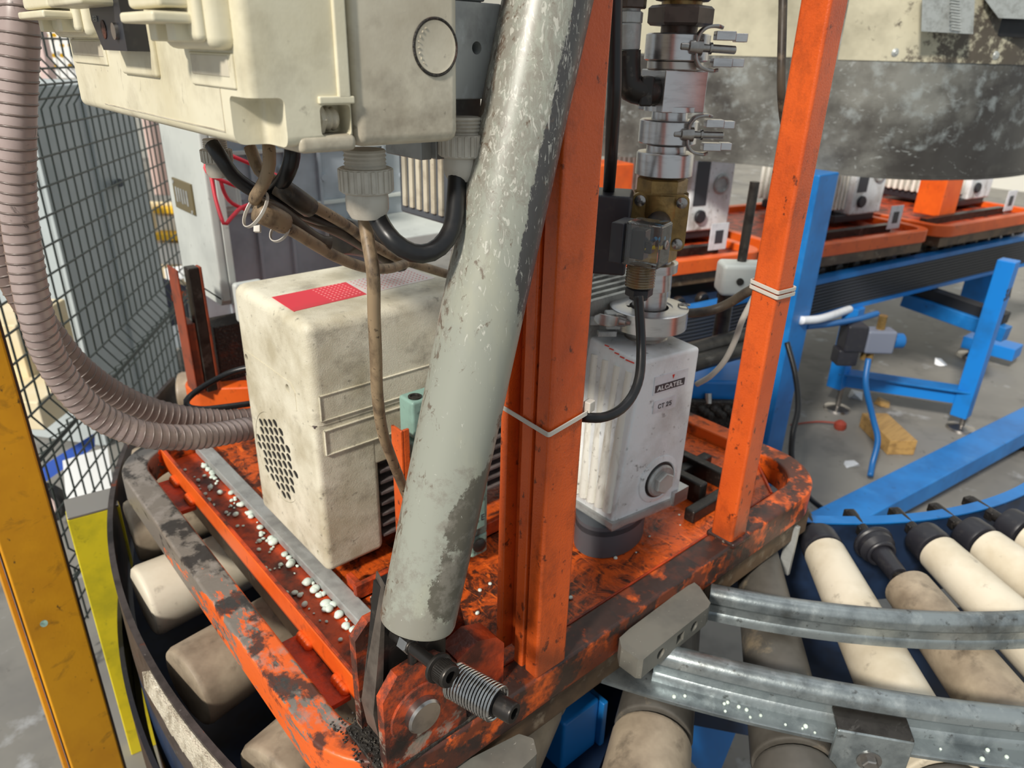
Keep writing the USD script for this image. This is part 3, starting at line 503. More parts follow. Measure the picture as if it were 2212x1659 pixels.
part(t, 'red_tape', tp((.2745, .6165), (.3560, .6225), (.3600, .6720), (.2765, .6690), .0005), 'red_tape', 'red adhesive tape', smooth=False)
part(t, 'white_tape', tp((.3562, .6225), (.4450, .629), (.4470, .679), (.3602, .6720), .0005), 'white_tape', 'white adhesive tape with pink dots', smooth=False)
dots = lambda xa, xb, ya, yb, n, m: [cyl(V(xa + (xb - xa) * (i + .5) / n, ya + (yb - ya) * (j + .5) / m + .006 * i / n, zt + .0003), V(xa + (xb - xa) * (i + .5) / n, ya + (yb - ya) * (j + .5) / m + .006 * i / n, zt + .0006), .0011, n=6) for i in range(n) for j in range(m)]
part(t, 'tape_dots', dots(.317, .355, .622, .668, 8, 8), 'pale_dot', 'pale dots printed on the red tape', kind='stuff'); part(t, 'tape_dots', dots(.362, .440, .626, .672, 15, 8), 'pink_dot', kind='stuff')
part(t, 'motor_body', rb(.333, .592, .602, .52, .735, .708, .012), 'pump_fin')
for z in np.arange(.612, .705, .0135): part(t, 'cooling_fin', rb(.335, .580, z, .515, .60, z + .004, .001), 'pump_fin')
part(t, 'motor_end', [rb(.47, .60, .70, .54, .735, .84, .012)], 'fin_grey')

# mint terminal box and its orange bracket behind the grey tube
t = thing('terminal_box', 'mint green cast terminal box half hidden behind the grey tube', 'box', (.37, .53, .60))
part(t, 'body', [rb(.3245, .5005, .625, .418, .522, .768, .004), rb(.336, .494, .64, .410, .503, .73, .003)], 'mint')
part(t, 'head', rb(.3275, .5025, .770, .415, .526, .8085, .003), 'mint'); part(t, 'foot', rb(.395, .500, .600, .418, .54, .628, .004), 'mint')
part(t, 'cover_screw', [lathe([(.004, 0), (.0065, .0003), (.0065, .0015), (.0045, .0015), (.004, 0)], V(.3365, .5115, .8083), Zv, 20), cyl(V(.3365, .5115, .8083), V(.3365, .5115, .8088), .004)], 'black_steel')
part(t, 'cable_screw', lathe([(0, 0), (.008, 0), (.008, .006), (.005, .008), (0, .008)], V(.405, .503, .616), V(-.2, -1, 0), 20), 'black_steel')
part(t, 'rating_print', [text('C E', .007, V(.400, .4938, .655), V(0, -1, 0), X, .0003)], 'label_dark')
obj('bracket', [rb(.3105, .497, .600, .3135, .514, .787, .001), rb(.3135, .497, .600, .3200, .5, .787, .001)], 'orange_post', 'orange angle bracket standing left of the mint green box', 'bracket')

# ================================================================ the white vacuum pump
C = dict(fb=(.5300, .4200), rb=(.6330, .4080), bb=(.5305, .500), kb=(.640, .49), ft=(.5495, .4172), rt=(.6335, .3992), bt=(.5640, .540), kt=(.650, .53))
z0, z1 = .6300, .8200
def pumpbox(ins=0.0):
    pts = []
    for k, z in (('fb', z0), ('rb', z0), ('bb', z0), ('kb', z0), ('ft', z1), ('rt', z1), ('bt', z1), ('kt', z1)):
        p = V(*C[k], z); d = V(.004 if p[0] < .6 else -.004, .004 if k[1] in 'bt' and p[1] < .46 else -.004, .004 if z < .7 else -.004)
        pts += [p + d + .004 * o * V(sx, sy, sz) for o in _oct for sx in (-1, 1) for sy in (-1, 1) for sz in (-1, 1)]
    return hull(pts)
def _plane(p, a, b, c):
    n = np.cross(b - a, c - a); return p[1] - ((p - a) @ n) / n[1]
C['rt'] = (C['rt'][0], float(_plane(V(*C['rt'], z1), V(*C['fb'], z0), V(*C['rb'], z0), V(*C['ft'], z1))))
t = thing('vacuum_pump', 'white painted vacuum pump with ribbed side, ALCATEL label and a round oil plug', 'pump', (.59, .46, .58)); AP = t
part(t, 'oil_casing', pumpbox(), 'white_paint')
fb, rbm, ft, rt, bb, bt = (V(*C['fb'], z0), V(*C['rb'], z0), V(*C['ft'], z1), V(*C['rt'], z1), V(*C['bb'], z0), V(*C['bt'], z1))
fn = unit(np.cross(rbm - fb, ft - fb)); fn = fn if fn[1] < 0 else -fn; sn = unit(np.cross(ft - fb, bb - fb)); sn = sn if sn[0] < 0 else -sn
for k in range(6):
    s = .13 + .15 * k; lo = fb + (bb - fb) * s + Zv * .012 + sn * -.0015; hi = ft + (bt - ft) * s - Zv * .016 + sn * -.0015
    part(t, 'side_rib', sweep(np.linspace(lo, hi, 8), np.array([(.0062 * math.cos(a), .0062 * math.sin(a)) for a in np.linspace(0, 2 * math.pi, 14, endpoint=False)])), 'rib_white')
part(t, 'base_lip', hull([p for q in (fb, rbm, bb, V(*C['kb'], z0)) for p in (q + unit(q - V(.583, .455, z0)) * .004 + Zv * .003, q + unit(q - V(.583, .455, z0)) * .005 - Zv * .004, q + unit(q - V(.583, .455, z0)) * .001 - Zv * .009)]), 'alu_dull')
part(t, 'base_lip', [hull([rbm + V(a, b, c) for a in (-.014, .012) for b in (-.004, .02) for c in (-.006, .012)])], 'alu', 'bare corner lug')
ov = affinity.rotate(affinity.scale(Point(0, 0).buffer(1, 16), .052, .036), 10)
part(t, 'rubber_foot', [prism(ov, .036, V(.565, .452, .583), Zv, u=X), prism(ov, .012, V(.565, .452, .612), Zv, u=X)], 'dark_foot', 'dark grey oval foot')
F = lambda u, v, d=0.0: fb + (rbm - fb) * u + (ft - fb) * v + ((rt - ft) - (rbm - fb)) * u * v + fn * d
fu = unit(rbm - fb); fv = unit(ft - fb - ((ft - fb) @ fu) * fu)
oc = F(.60, .20); part(t, 'oil_boss', lathe([(0, 0), (.031, 0), (.029, .003), (.0235, .005), (.0215, .003), (0, .003)], oc - fn * .0015, fn, 40), 'white_paint')
part(t, 'oil_plug', [lathe([(0, 0), (.0195, 0), (.0195, .004), (.0175, .006), (.0125, .006), (0, .006)], oc + fn * .001, fn, 36), hexn(oc + fn * .006, fn, .023, .007, u=fv)], 'alu_dull', 'round hex plug')
part(t, 'plug_seal', torus(oc + fn * .002, fn, .0205, .0018), 'black_rubber')
lw = np.linalg.norm(rbm - fb)
def plate(u, v, w, h, d0, d1): return obox(F(u, v, (d0 + d1) / 2), fn, w, h, d1 - d0, 0, u=fu)
part(t, 'name_plate', plate(.545, .835, .050, .021, -.0005, .0006), 'label_white', 'white name plate reading ALCATEL', smooth=False)
part(t, 'name_plate_band', plate(.535, .815, .044, .0085, .0005, .0009), 'label_dark', smooth=False)
part(t, 'name_plate_text', text('ALCATEL', .0048, F(.535, .815, .0008), fn, fu, .0004, True, .038), 'label_light')
part(t, 'name_plate_arrow', prism([(-.0018, .002), (.0018, .002), (0, -.0028)], .0004, F(.57, .866, .0006), fn, u=fu), 'label_red')
part(t, 'type_plate', plate(.50, .700, .034, .0145, -.0005, .0006), 'label_white', 'small plate reading CT 25', smooth=False)
part(t, 'type_plate_text', text('CT 25', .0052, F(.50, .700, .0006), fn, fu, .0004, True), 'label_dark')
part(t, 'paint_chip', [obox(ft + (bt - ft) * s + V(-.001, 0, -.002 - .003 * math.sin(s * 9)), sn, .006, .0012, .0008, 0) for s in (.12, .17, .24, .31, .38, .44)], 'label_red', 'red primer showing along the chipped top edge')
part(t, 'motor_block', rb(.575, .535, .60, .76, .66, .845, .02), 'fin_grey')
for k in range(11): part(t, 'cooling_fin', prism(Polygon(rrect(.53, .62, .688, .862, .03, 6)), .0055, V(0, .505 + .0145 * k, 0), V(0, -1, 0), u=X), 'fin_grey', smooth=40)
part(t, 'top_cover_ridge', [rb(.556 + .016 * k, .56, .838, .562 + .016 * k, .66, .866, .002) for k in range(5)], 'fin_grey')
obj('clamp_feet', [rb(.66, .40, .582, .80, .415, .600, .003), rb(.70, .42, .582, .715, .53, .612, .003), rb(.755, .42, .582, .77, .53, .606, .003), rb(.66, .47, .582, .80, .485, .598, .003)], 'black_steel', 'oily black clamp bars bolted to the floor plate right of the white pump', 'clamp')

# ================================================================ the valve stack on the pump
AX = V(.612, .465, 0); A = lambda z: AX + Zv * z
zpx = lambda y: np.interp(y, [0, 128, 249, 364, 471, 574, 670, 735], [1.15, 1.10, 1.05, 1.0, .95, .90, .85, .815])
t = thing('valve_stack', 'column of silver clamped flanges, square block and brass solenoid valve standing on the white pump', 'valve', A(.815)); VS = t
def turn(prof, name, mat, n=48, label=None): part(VS, name, lathe([(0, prof[0][1])] + [(r, z) for r, z in prof] + [(0, prof[-1][1])], AX, Zv, n), mat, label)
turn([(.024, .812), (.0255, .815), (.0255, .819), (.022, .821), (.0245, .824), (.0245, .829), (.021, .832), (.019, .842)], 'pump_flange', 'silver_flange')
def clamp(z, R, h, gap, name='clamp_ring', tail=.030, tilt=V(1, 0, 0)):
    """A hinged clamp: ring with two eared tails in the direction gap, a swing bolt and a wing nut."""
    g = unit(gap); s = np.cross(Zv, g); c = A(z)
    out = Point(0, 0).buffer(R, 24).difference(Point(0, 0).buffer(R * .5, 20)).difference(sbox(0, -.0035, R * 1.5, .0035))
    m = prism(out, h, c - Zv * h / 2, Zv, u=g)
    part(VS, name, [m, lathe([(R * .93, -h / 2 - .0012), (R, -h / 2), (R, h / 2), (R * .93, h / 2 + .0012), (R * .6, h / 2 + .0012), (R * .6, -h / 2 - .0012), (R * .93, -h / 2 - .0012)], c, Zv, 44)], 'alu')
    return c, g, s
# lower clamp on the pump, wing nut to the left
zl = float(zpx(680)); c, g, s = clamp(zl, .0425, .020, V(-.8, .6, 0))
wd = unit(V(-.72, -.30, 0)); wp = pw(1330, 690, .765)
part(VS, 'clamp_ear', [obox(c + V(-.042, .012, 0), Zv, .020, .016, .018, .002, u=V(-.8, .6, 0)), obox(c + V(-.054, .024, -.002), Zv, .018, .008, .008, .001, u=V(-.8, .6, 0)), obox(c + V(-.052, .012, -.013), Zv, .02, .008, .006, .001, u=V(-.8, .6, 0))], 'alu_dull')
def wing(o, d, up, size=1.0, span=.017):
    """A wing nut: hub along d, two curled wings along up."""
    d, up = unit(d), unit(up); k = size; sd = np.cross(d, up); ms = [lathe([(0, 0), (.0068 * k, 0), (.0068 * k, .003 * k), (.0055 * k, .011 * k), (.0035 * k, .012 * k), (0, .012 * k)], o, d, 24)]
    for q in (-1, 1):
        pts = [o + d * .005 * k + up * q * .004 * k, o + d * .004 * k + up * q * .010 * k, o - d * .001 * k + up * q * .0155 * k, o - d * .010 * k + up * q * (span * k), o - d * .016 * k + up * q * (span - .001) * k]
        p = smooth_path(pts, .0015); L = len(p); w = np.interp(np.arange(L), [0, L * .4, L * .8, L - 1], [.0045, .0062, .0062, .003]) * k; sec = np.stack([np.array(rrect(-a, -.0014 * k, a, .0014 * k, .0012 * k, 3)) for a in w])
        T = np.gradient(p, axis=0); T /= np.linalg.norm(T, axis=1, keepdims=True); Uu = np.tile(sd, (L, 1)); ms.append(sweep(p, sec, UV=(Uu, np.cross(T, Uu))))
    return ms
part(VS, 'wing_nut', wing(wp, V(.5, -.9, -.1), V(.95, .3, -.15), 1.0), 'steel', 'wing nut of the lower clamp')
part(VS, 'clamp_bolt', cyl(wp - V(.5, -.9, -.1) * .012, wp + unit(V(.5, -.9, -.1)) * .016, .003), 'steel')
part(VS, 'spring_clip', torus(c + V(.030, -.024, .0125), V(.1, .1, 1), .006, .0009, 20, 6), 'steel')
turn([(.0185, zl + .010), (.0185, zl + .030), (.021, zl + .031), (.021, zl + .036), (.0205, zl + .050), (.0255, zl + .051), (.0255, zl + .060), (.0185, zl + .061), (.0185, zl + .066)], 'lower_stub', 'alu')
# brass valve body
zb0, zb1 = zl + .062, float(zpx(382)) 
part(VS, 'brass_body', [hexn(A(zb0), Zv, .040, .024, .001, u=V(1, .25, 0)), lathe([(0, zb0 + .02), (.0205, zb0 + .02), (.023, zb0 + .035), (.0275, zb0 + .05), (.0275, zb0 + .07), (.021, zb1 - .034), (.018, zb1 - .024), (0, zb1 - .024)], AX, Zv, 32), hexn(A(zb1 - .028), Zv, .044, .028, .001, u=V(1, .25, 0))], 'brass')
bo = A(zpx(470)); bd = unit(V(-.78, -.62, 0)); bu = np.cross(Zv, bd)
part(VS, 'bonnet_flange', [prism(Polygon(rrect(-.028, -.028, .028, .028, .007, 5)), .007, bo + bd * .016, bd, u=bu), lathe([(0, 0), (.024, 0), (.024, .02), (0, .02)], bo, bd, 36)], 'brass', 'square brass flange')
for a, b in ((-1, 1), (1, 1), (1, -1), (-1, -1)): part(VS, 'flange_screw', [lathe([(0, 0), (.0058, 0), (.0054, .0028), (.003, .0042), (0, .0044)], bo + bd * .023 + bu * a * .0205 + Zv * b * .0205, bd, 20), obox(bo + bd * .0272 + bu * a * .0205 + Zv * b * .0205, bd, .0055, .0012, .0008, 0), obox(bo + bd * .0272 + bu * a * .0205 + Zv * b * .0205, bd, .0012, .0055, .0008, 0)], 'steel')
# black coil behind the orange post
kc = pw(1335, 510, .700); part(VS, 'coil_block', [obox(pw(1302, 498, .715), bd, .052, .076, .050, .003, u=bu), obox(pw(1322, 437, .71), bd, .04, .018, .05, .003, u=bu)], 'black_plastic', 'black solenoid coil')
part(VS, 'coil_stem', cyl(bo + bd * .02, bo + bd * .07, .012), 'black_plastic')
# clear connector with thread and nut
q0 = pw(1398, 525, .642); cd = unit(V(.30, -.954, 0)); cs = np.cross(Zv, cd); cs = cs if cs[0] > 0 else -cs
Lc = .036; side = lambda a, b, h: q0 + cd * a + cs * b + Zv * h
part(VS, 'connector_base', obox(side(-.022, -.004, .0), cd, .029, .036, .012, .0015, u=cs), 'black_plastic')
part(VS, 'connector_shell', obox(side(0, 0, 0), cd, .029, .038, .034, .0022, u=cs), 'clear_plastic', 'clear plastic connector housing')
part(VS, 'connector_insert', [obox(side(-.006, 0, .0), cd, .020, .026, .016, .001, u=cs), obox(side(.004, 0, -.002), cd, .014, .010, .008, .001, u=cs)], 'black_plastic')
part(VS, 'connector_insert', obox(side(-.012, 0, 0), cd, .0265, .0355, .003, 0, u=cs), 'dark_foot')
part(VS, 'wire', tube([side(-.008, .006, -.010), side(.002, .008, .000), side(.009, .003, .006)], .0018, 8, .002), 'wire_blue', 'blue wire inside the connector'); part(VS, 'wire', tube([side(-.010, -.004, -.012), side(.0, -.006, -.004), side(.010, -.002, -.001)], .0018, 8, .002), 'wire_yellow', 'yellow wire inside the connector')
part(VS, 'connector_screw', [lathe([(0, 0), (.0042, 0), (.0042, .0012), (.0036, .0018), (0, .0018)], side(.0172, -.001, .001), cd, 24), obox(side(.0192, -.001, .001), cd, .005, .001, .0006, 0, u=cs), obox(side(.0192, -.001, .001), cd, .001, .005, .0006, 0, u=cs)], 'steel', 'cross head screw')
g0 = side(-.003, 0, -.019)
part(VS, 'thread_gland', lathe([(0, 0)] + [(.0128 + .0007 * (i % 2), -.0012 * i) for i in range(18)] + [(0, -.021)], g0, Zv, 32), 'brown_steel' if False else 'clear_plastic')
part(VS, 'thread_core', lathe([(0, .002)] + [(.0112 + .0006 * (i % 2), -.0012 * i) for i in range(18)] + [(0, -.0205)], g0, Zv, 32), 'brass')
part(VS, 'gland_nut', [hexn(g0 - Zv * .030, Zv, .022, .008, u=cs), cyl(g0 - Zv * .033, g0 - Zv * .02, .0085)], 'black_plastic', 'black gland nut')
# upper silver parts
zc2 = float(zpx(283)); za = float(zpx(356))
turn([(.0265, za - .010), (.0285, za - .009), (.0285, za + .011), (.0275, za + .0125), (.0195, za + .0125), (.0195, zc2 - .013)], 'union_ring', 'alu')
c, g, s = clamp(zc2, .0285, .020, V(1, -.2, 0))
r_ = unit(V(RIGHT[0], RIGHT[1], 0)); f_ = unit(V(-FWD[0], -FWD[1], 0))
def bolts(zc, o, d, n_up, k=1.0, L=.05):
    part(VS, 'clamp_bolt', [cyl(o - d * .020 * k, o + d * (L - .02), .0034 * k, b=.0008), lathe([(.0034 * k, 0), (.0048 * k, 0), (.0048 * k, .002), (.0034 * k, .002)], o + d * .006, d)], 'steel')
    for q in (-1, 1): part(VS, 'clamp_ear', [obox(o + d * .0175 * k + Zv * q * .0105 * k, Zv, .017 * k, .012, .0072 * k, .0008, u=d), obox(o + d * .031 * k + Zv * q * .0098 * k, Zv, .0105 * k, .011, .0068 * k, .0008, u=d)], 'alu')
    part(VS, 'wing_nut', wing(o - d * .001, -d, Zv, k, .0175), 'steel')
o2 = c + f_ * .026 + r_ * .020; bolts(zc2, o2, r_, None, 1.0, .048)
turn([(.0175, zc2 + .010), (.0175, zc2 + .018), (.026, zc2 + .019), (.026, zc2 + .0235), (.022, zc2 + .0245)], 'upper_stub', 'alu')
zq = float(zpx(195)); bq = unit(V(.93, -.36, 0))
part(VS, 'square_block', cut(obox(A(zq) , Zv, .046, .046, .037, .0012, u=bq)), 'alu', 'square milled block')
turn([(.0255, zq + .0185), (.0265, zq + .0195), (.0265, zq + .0255), (.0175, zq + .0265), (.0175, zq + .036)], 'neck', 'silver_flange')
zc1 = float(zpx(102)); c, g, s = clamp(zc1, .0300, .021, V(1, 0, 0)); o1 = c + f_ * .028 + r_ * .018; bolts(zc1, o1, unit(r_ + Zv * -.04), None, 1.05, .05)
turn([(.017, zc1 + .010), (.017, zc1 + .018)], 'top_neck', 'brown_steel')
part(VS, 'hex_nut', hexn(A(zc1 + .018), Zv, .052, .017, .0015, u=V(1, .15, 0)), 'brown_steel', 'large brown hex nut'); turn([(.0185, zc1 + .035), (.0185, zc1 + .0385)], 'sealing_ring', 'brass'); part(VS, 'hex_nut', hexn(A(zc1 + .0385), Zv, .047, .030, .0015, u=V(1, .35, 0)), 'brown_steel')
turn([(.017, zc1 + .068), (.017, zc1 + .20)], 'riser_pipe', 'black_steel')
# push-in elbow on the left
e0_ = A(zq) - r_ * .018 + f_ * .012; el = [e0_ + r_ * .012 + f_ * -.004, e0_ - r_ * .012 + f_ * .008, e0_ - r_ * .027 + f_ * .012 + Zv * .004, e0_ - r_ * .031 + f_ * .012 + Zv * .018, e0_ - r_ * .0325 + f_ * .012 + Zv * .034]
part(VS, 'elbow_fitting', [tube(el, .0128, 20, .004), obox(el[1], r_, .026, .026, .012, .002)], 'black_steel', 'dark elbow fitting')
e9 = el[-1]; part(VS, 'elbow_nut', [cyl(e9, e9 + Zv * .022 - r_ * .001, .0118, .0125, b=.001), hexn(e9 + Zv * .022, Zv, .022, .010), cyl(e9 + Zv * .03, e9 + Zv * .036, .0095)], 'alu_dull'); part(VS, 'elbow_nut', [hexn(e9 + Zv * .034, Zv, .026, .018), lathe([(0, 0), (.0125, 0), (.0145, .006), (.0145, .014), (.012, .018), (.012, .08), (0, .08)], e9 + Zv * .052, Zv)], 'brown_steel', 'brown hose nut')

# ================================================================ the big cream electrical enclosure
xa, xm, xb2, ya, yb, zb_, zt_ = .138, .1905, .2555, .334, .645, 1.0585, 1.40
t = thing('control_enclosure', 'large cream plastic electrical enclosure with socket flaps, mounted high at the left', 'enclosure', (.2, .49, 1.05)); EN = t
cov = rb(xa, ya, zb_ - .001, xm, yb, zt_, .005)
notch = [rb(xa - .02, ya - .02, zb_ - .02, xa + .018, ya + .0245, 1.0795, .004)]
notch2 = rb(xa - .03, .585, zb_ - .03, xa + .04, .70, 1.083, .003)
pocket = [cyl(V(.166, ya - .01, 1.0675), V(.166, ya + .02, 1.0675), .0070, n=24)]
recess = [rb(xa - .02, ya + .009, 1.0845, xa + .006, ya + .055, 1.2, .004), rb(xa - .02, .488, 1.0905, xa + .006, .62, 1.3, .004), rb(xa - .02, .452, 1.080, xa + .0022, .520, 1.2, .003)]
c1 = cut(rb(xa, ya, zb_ - .001, xm, yb, zt_, .005), rb(xa - .02, ya - .02, zb_ - .03, xa + .0165, ya + .022, 1.0795, .003), cyl(V(.1585, ya + .01, 1.0675), V(.1705, ya + .01, 1.0675), .0082, n=28), rb(.1718, ya - .01, 1.0618, .1885, ya + .014, 1.0760, .0025))
part(EN, 'cover', c1, 'cream', smooth=30)
part(EN, 'cover_rib', [rb(.1815, ya - .0018, 1.079, .1880, ya + .01, zt_, .001), rb(.1712, ya - .0018, 1.0765, .1900, ya + .006, 1.0800, .0008)], 'cream')
part(EN, 'captive_screw', [lathe([(0, 0), (.0052, 0), (.0056, .002), (.0048, .0035), (.0056, .005), (.0048, .0065), (.0056, .008), (.0048, .0095), (0, .0095)], V(.1740, ya + .008, 1.0692), X, 20), hexn(V(.1725, ya + .008, 1.0692), X, .0125, .004)], 'cream_side')
part(EN, 'back_box', cut(rb(xm + .0006, ya + .0004, zb_ - .003, xb2, yb, zt_, .006), cyl(V(.2595 - .0046, ya - .01, 1.1045), V(.2595 - .0046, ya - .002, 1.1045), .001, n=8)), 'cream_side')
part(EN, 'bottom_lip', [rb(.160, ya - .0008, zb_ - .004, .1905, ya + .03, zb_ + .004, .003)], 'cream_side')
kx, kz = .2395, 1.1025
part(EN, 'knockout', [lathe([(0, 0), (.0128, 0), (.0124, .0009), (.0105, .0005), (0, .0003)], V(kx, ya + .0006, kz), V(0, -1, 0), 40)], 'cream_side', 'round knock-out disc')
part(EN, 'knockout_groove', torus(V(kx, ya + .0002, kz), Yv, .0134, .0007), 'grime')
part(EN, 'embossed_mark', [obox(V(kx + .0105 * math.cos(a), ya - .0001, kz + .0105 * math.sin(a)), V(0, -1, 0), .0012, .0006, .0006, .0001, u=V(math.cos(a * 3), 0, math.sin(a * 3))) for a in np.radians(np.linspace(125, 225, 8))], 'cream_side', smooth=False)
part(EN, 'panel_line', [rb(xa - .0003, .366, 1.0625, xa + .001, .575, 1.0632, 0), rb(xa - .0003, .3655, 1.0625, xa + .001, .3662, 1.083, 0)], 'cream_side')
# sockets with flaps on the left face
def socket(yc, w, z0, name, label):
    p = part(EN, name, [rb(xa - .010, yc - w / 2, z0, xa + .004, yc + w / 2, z0 + .13, .005), rb(xa - .014, yc - w / 2 + .004, z0 + .003, xa - .008, yc + w / 2 - .004, z0 + .12, .003)], 'cream', label)
    part(p, 'flap', [rb(xa - .034, yc - w / 2 + .006, z0 + .030, xa - .012, yc + w / 2 - .003, z0 + .13, .004), lathe([(0, 0), (.012, 0), (.014, .002), (0, .002)], V(xa - .034, yc, z0 + .055), V(-1, 0, 0), 24)], 'cream')
    part(p, 'hinge', [rb(xa - .026, yc - w / 2 + .010, z0 + .016, xa - .010, yc + w / 2 - .010, z0 + .023, .002), rb(xa - .030, yc - w / 2 + .008, z0 + .010, xa - .010, yc + w / 2 - .008, z0 + .0145, .0015), rb(xa - .02, yc - w / 2 + .014, z0 + .003, xa - .010, yc - w / 2 + .024, z0 + .012, .001), rb(xa - .02, yc + w / 2 - .024, z0 + .003, xa - .010, yc + w / 2 - .014, z0 + .012, .001)], 'cream')
    part(p, 'hinge_gap', rb(xa - .022, yc - w / 2 + .012, z0 + .022, xa - .012, yc + w / 2 - .012, z0 + .031, .0005), 'grime')
    part(EN, 'drain_recess', [rb(xa - .0012, yc - w / 2 + .002, z0 - .016, xa + .002, yc + w / 2 - .006, z0 - .001, .001)], 'cream'); part(EN, 'drain_recess', [rb(xa - .0016, yc - w / 2 + .006, z0 - .011, xa + .002, yc + w / 2 - .010, z0 - .002, .0005)], 'cream_side')
socket(.374, .062, 1.0985, 'socket', 'near socket flap on the left face'); socket(.592, .092, 1.103, 'socket', 'far socket flap on the left face')
part(EN, 'switch_tab', rb(xa - .0025, .449, 1.0835, xa + .004, .513, 1.16, .002), 'cream')
p = part(EN, 'rotary_switch', [prism(Polygon([(-.452, 1.0965), (-.498, 1.0965), (-.512, 1.112), (-.512, 1.16), (-.452, 1.16)]), .013, V(xa - .001, 0, 0), V(-1, 0, 0), u=-Yv)], 'black_plastic', 'black locking switch with two holes', smooth=False)
part(p, 'rotary_knob', rb(xa - .030, .462, 1.118, xa - .012, .535, 1.16, .002), 'cream', 'cream switch cover')
part(p, 'lock_screw', [lathe([(0, 0), (.0042, 0), (.0042, .002), (0, .002)], V(xa - .0138, .465, 1.106), V(-1, 0, 0), 16)], 'steel'); part(p, 'lock_hole', cyl(V(xa - .0145, .489, 1.107), V(xa - .0138, .489, 1.107), .0048), 'grime'); part(p, 'lock_print', text('P59', .003, V(xa - .0143, .502, 1.1125), V(-1, 0, 0), V(0, -1, 0), .0003), 'alu_dull')
# cable glands below
def gland(o, k, mat, label):
    t = thing('cable_gland', label, 'cable gland', o - Zv * .034 * k)
    part(t, 'thread', lathe([(0, 0)] + [(.0112 * k + .0008 * k * (i % 2), -.0011 * k * i) for i in range(10)] + [(0, -.0105 * k)], o, Zv, 28), mat)
    part(t, 'nut', lathe([(0, 0), (.0148 * k, 0), (.0152 * k, -.001), (.0152 * k, -.013 * k), (.0132 * k, -.014 * k), (0, -.014 * k)][::-1], o - Zv * .010 * k, Zv, 12), mat, smooth=20)
    part(t, 'grip_rib', [obox(o - Zv * .0165 * k + .0150 * k * V(math.cos(a), math.sin(a), 0), Zv, .0012, .0022, .012 * k, .0004, u=V(math.cos(a), math.sin(a), 0)) for a in np.arange(24) * math.pi / 12], mat)
    part(t, 'dome', lathe([(.0118 * k, 0), (.0124 * k, -.004 * k), (.0122 * k, -.010 * k), (.0098 * k, -.0145 * k), (.0065 * k, -.0150 * k), (0, -.0148 * k)][::-1], o - Zv * .0235 * k, Zv, 32), mat); return t
g1 = pw(787, 322, .398); g2 = pw(1000, 252, .425); g3 = pw(463, 300, .52)
paint('gland_grey', (190, 184, 172), 0.42, layers=[((140, 130, 116), 40, .45, .7, .7)])
gland(g1, .98, 'gland_grey', 'grey ribbed cable gland with the thick black cable, under the front of the enclosure'); gland(g2, .95, 'gland_grey', 'cable gland at the right rear of the enclosure, beside the grey tube'); gland(g3, .70, 'gland_grey', 'small pale gland under the far left of the enclosure')
# aluminium mounting block between the enclosure and the tube
q = pw(1035, 120, .47); t = thing('mounting_block', 'aluminium mounting block with a bolt hole, between the enclosure and the grey tube', 'bracket', q)
part(t, 'block', cut(rb(.2700, .360, 1.0755, .3050, .378, 1.1265, .001), cyl(V(.287, .30, 1.1030), V(.287, .45, 1.1030), .0035, n=16)), 'alu_dull')
part(t, 'profile', [rb(.2600, .380, 1.04, .2685, .42, 1.40, .001), rb(.2700, .378, 1.04, .3050, .384, 1.40, .001), rb(.2735, .372, 1.128, .2775, .379, 1.40, .001), rb(.2785, .375, 1.128, .3050, .3785, 1.40, .001)], 'alu_dull')

# ================================================================ cables, hoses, ties
def run(name, pts, r, mat, label, category='cable', group=None, n=12, step=.006): return obj(name, tube([pw(*p) for p in pts], r, n, step), mat, label, category, group, smooth=True)
run('black_cable', [(792, 380, .413), (796, 410, .414), (804, 440, .413), (822, 484, .412), (850, 522, .408), (890, 546, .414), (930, 545, .42), (962, 520, .424), (980, 478, .427), (986, 410, .432), (990, 318, .440)], .0056, 'black_rubber', 'thick black cable looping from the front gland up to the right gland')
run('hanging_cable', [(780, 380, .428), (783, 440, .428), (793, 510, .425), (806, 590, .425), (808, 680, .44), (812, 770, .46), (815, 850, .48), (826, 930, .51), (846, 990, .545), (866, 1040, .58), (880, 1075, .60)], .0040, 'tan_cable', 'dirty tan cable hanging straight down in front of the cream pump housing')
run('black_cable', [(458, 312, .50), (478, 342, .50), (505, 380, .51), (545, 410, .52), (588, 430, .53), (640, 455, .55), (700, 478, .58), (760, 498, .62)], .0052, 'black_rubber', 'black cable sagging from the far left gland into the bundle')
run('black_cable', [(632, 300, .50), (630, 345, .50), (615, 385, .515), (590, 415, .535), (575, 440, .545)], .0056, 'black_rubber', 'short black cable curving down behind the enclosure into the bundle')
run('tan_cable', [(580, 310, .47), (582, 350, .47), (572, 390, .475), (552, 425, .48), (550, 432, .485)], .0042, 'tan_cable', 'short tan cable bending out of the enclosure just before the cable ties')
run('tan_cable', [(560, 452, .49), (590, 478, .50), (635, 500, .52), (680, 528, .545), (730, 556, .58), (790, 578, .62), (840, 580, .66), (875, 570, .70)], .0046, 'tan_cable', 'lowest tan cable of the bundle, tied and sagging to the right above the red tape')
run('tan_cable', [(548, 435, .50), (590, 448, .51), (625, 470, .525), (660, 500, .54), (690, 520, .555), (715, 525, .56)], .0050, 'dark_cable', 'dark taped cable stub ending in a blunt end in the middle of the bundle')
run('tan_cable', [(540, 318, .53), (562, 370, .53), (600, 395, .53), (650, 430, .54), (700, 458, .56), (750, 488, .60), (800, 525, .65), (860, 558, .70), (920, 578, .74), (965, 592, .76)], .0046, 'tan_cable', 'upper tan cable of the bundle running down to the right behind the hanging cable')
run('tan_cable', [(575, 440, .54), (620, 452, .55), (670, 475, .57), (730, 500, .60), (790, 535, .66), (840, 565, .70)], .0046, 'dark_cable', 'dark brown cable in the middle of the bundle')
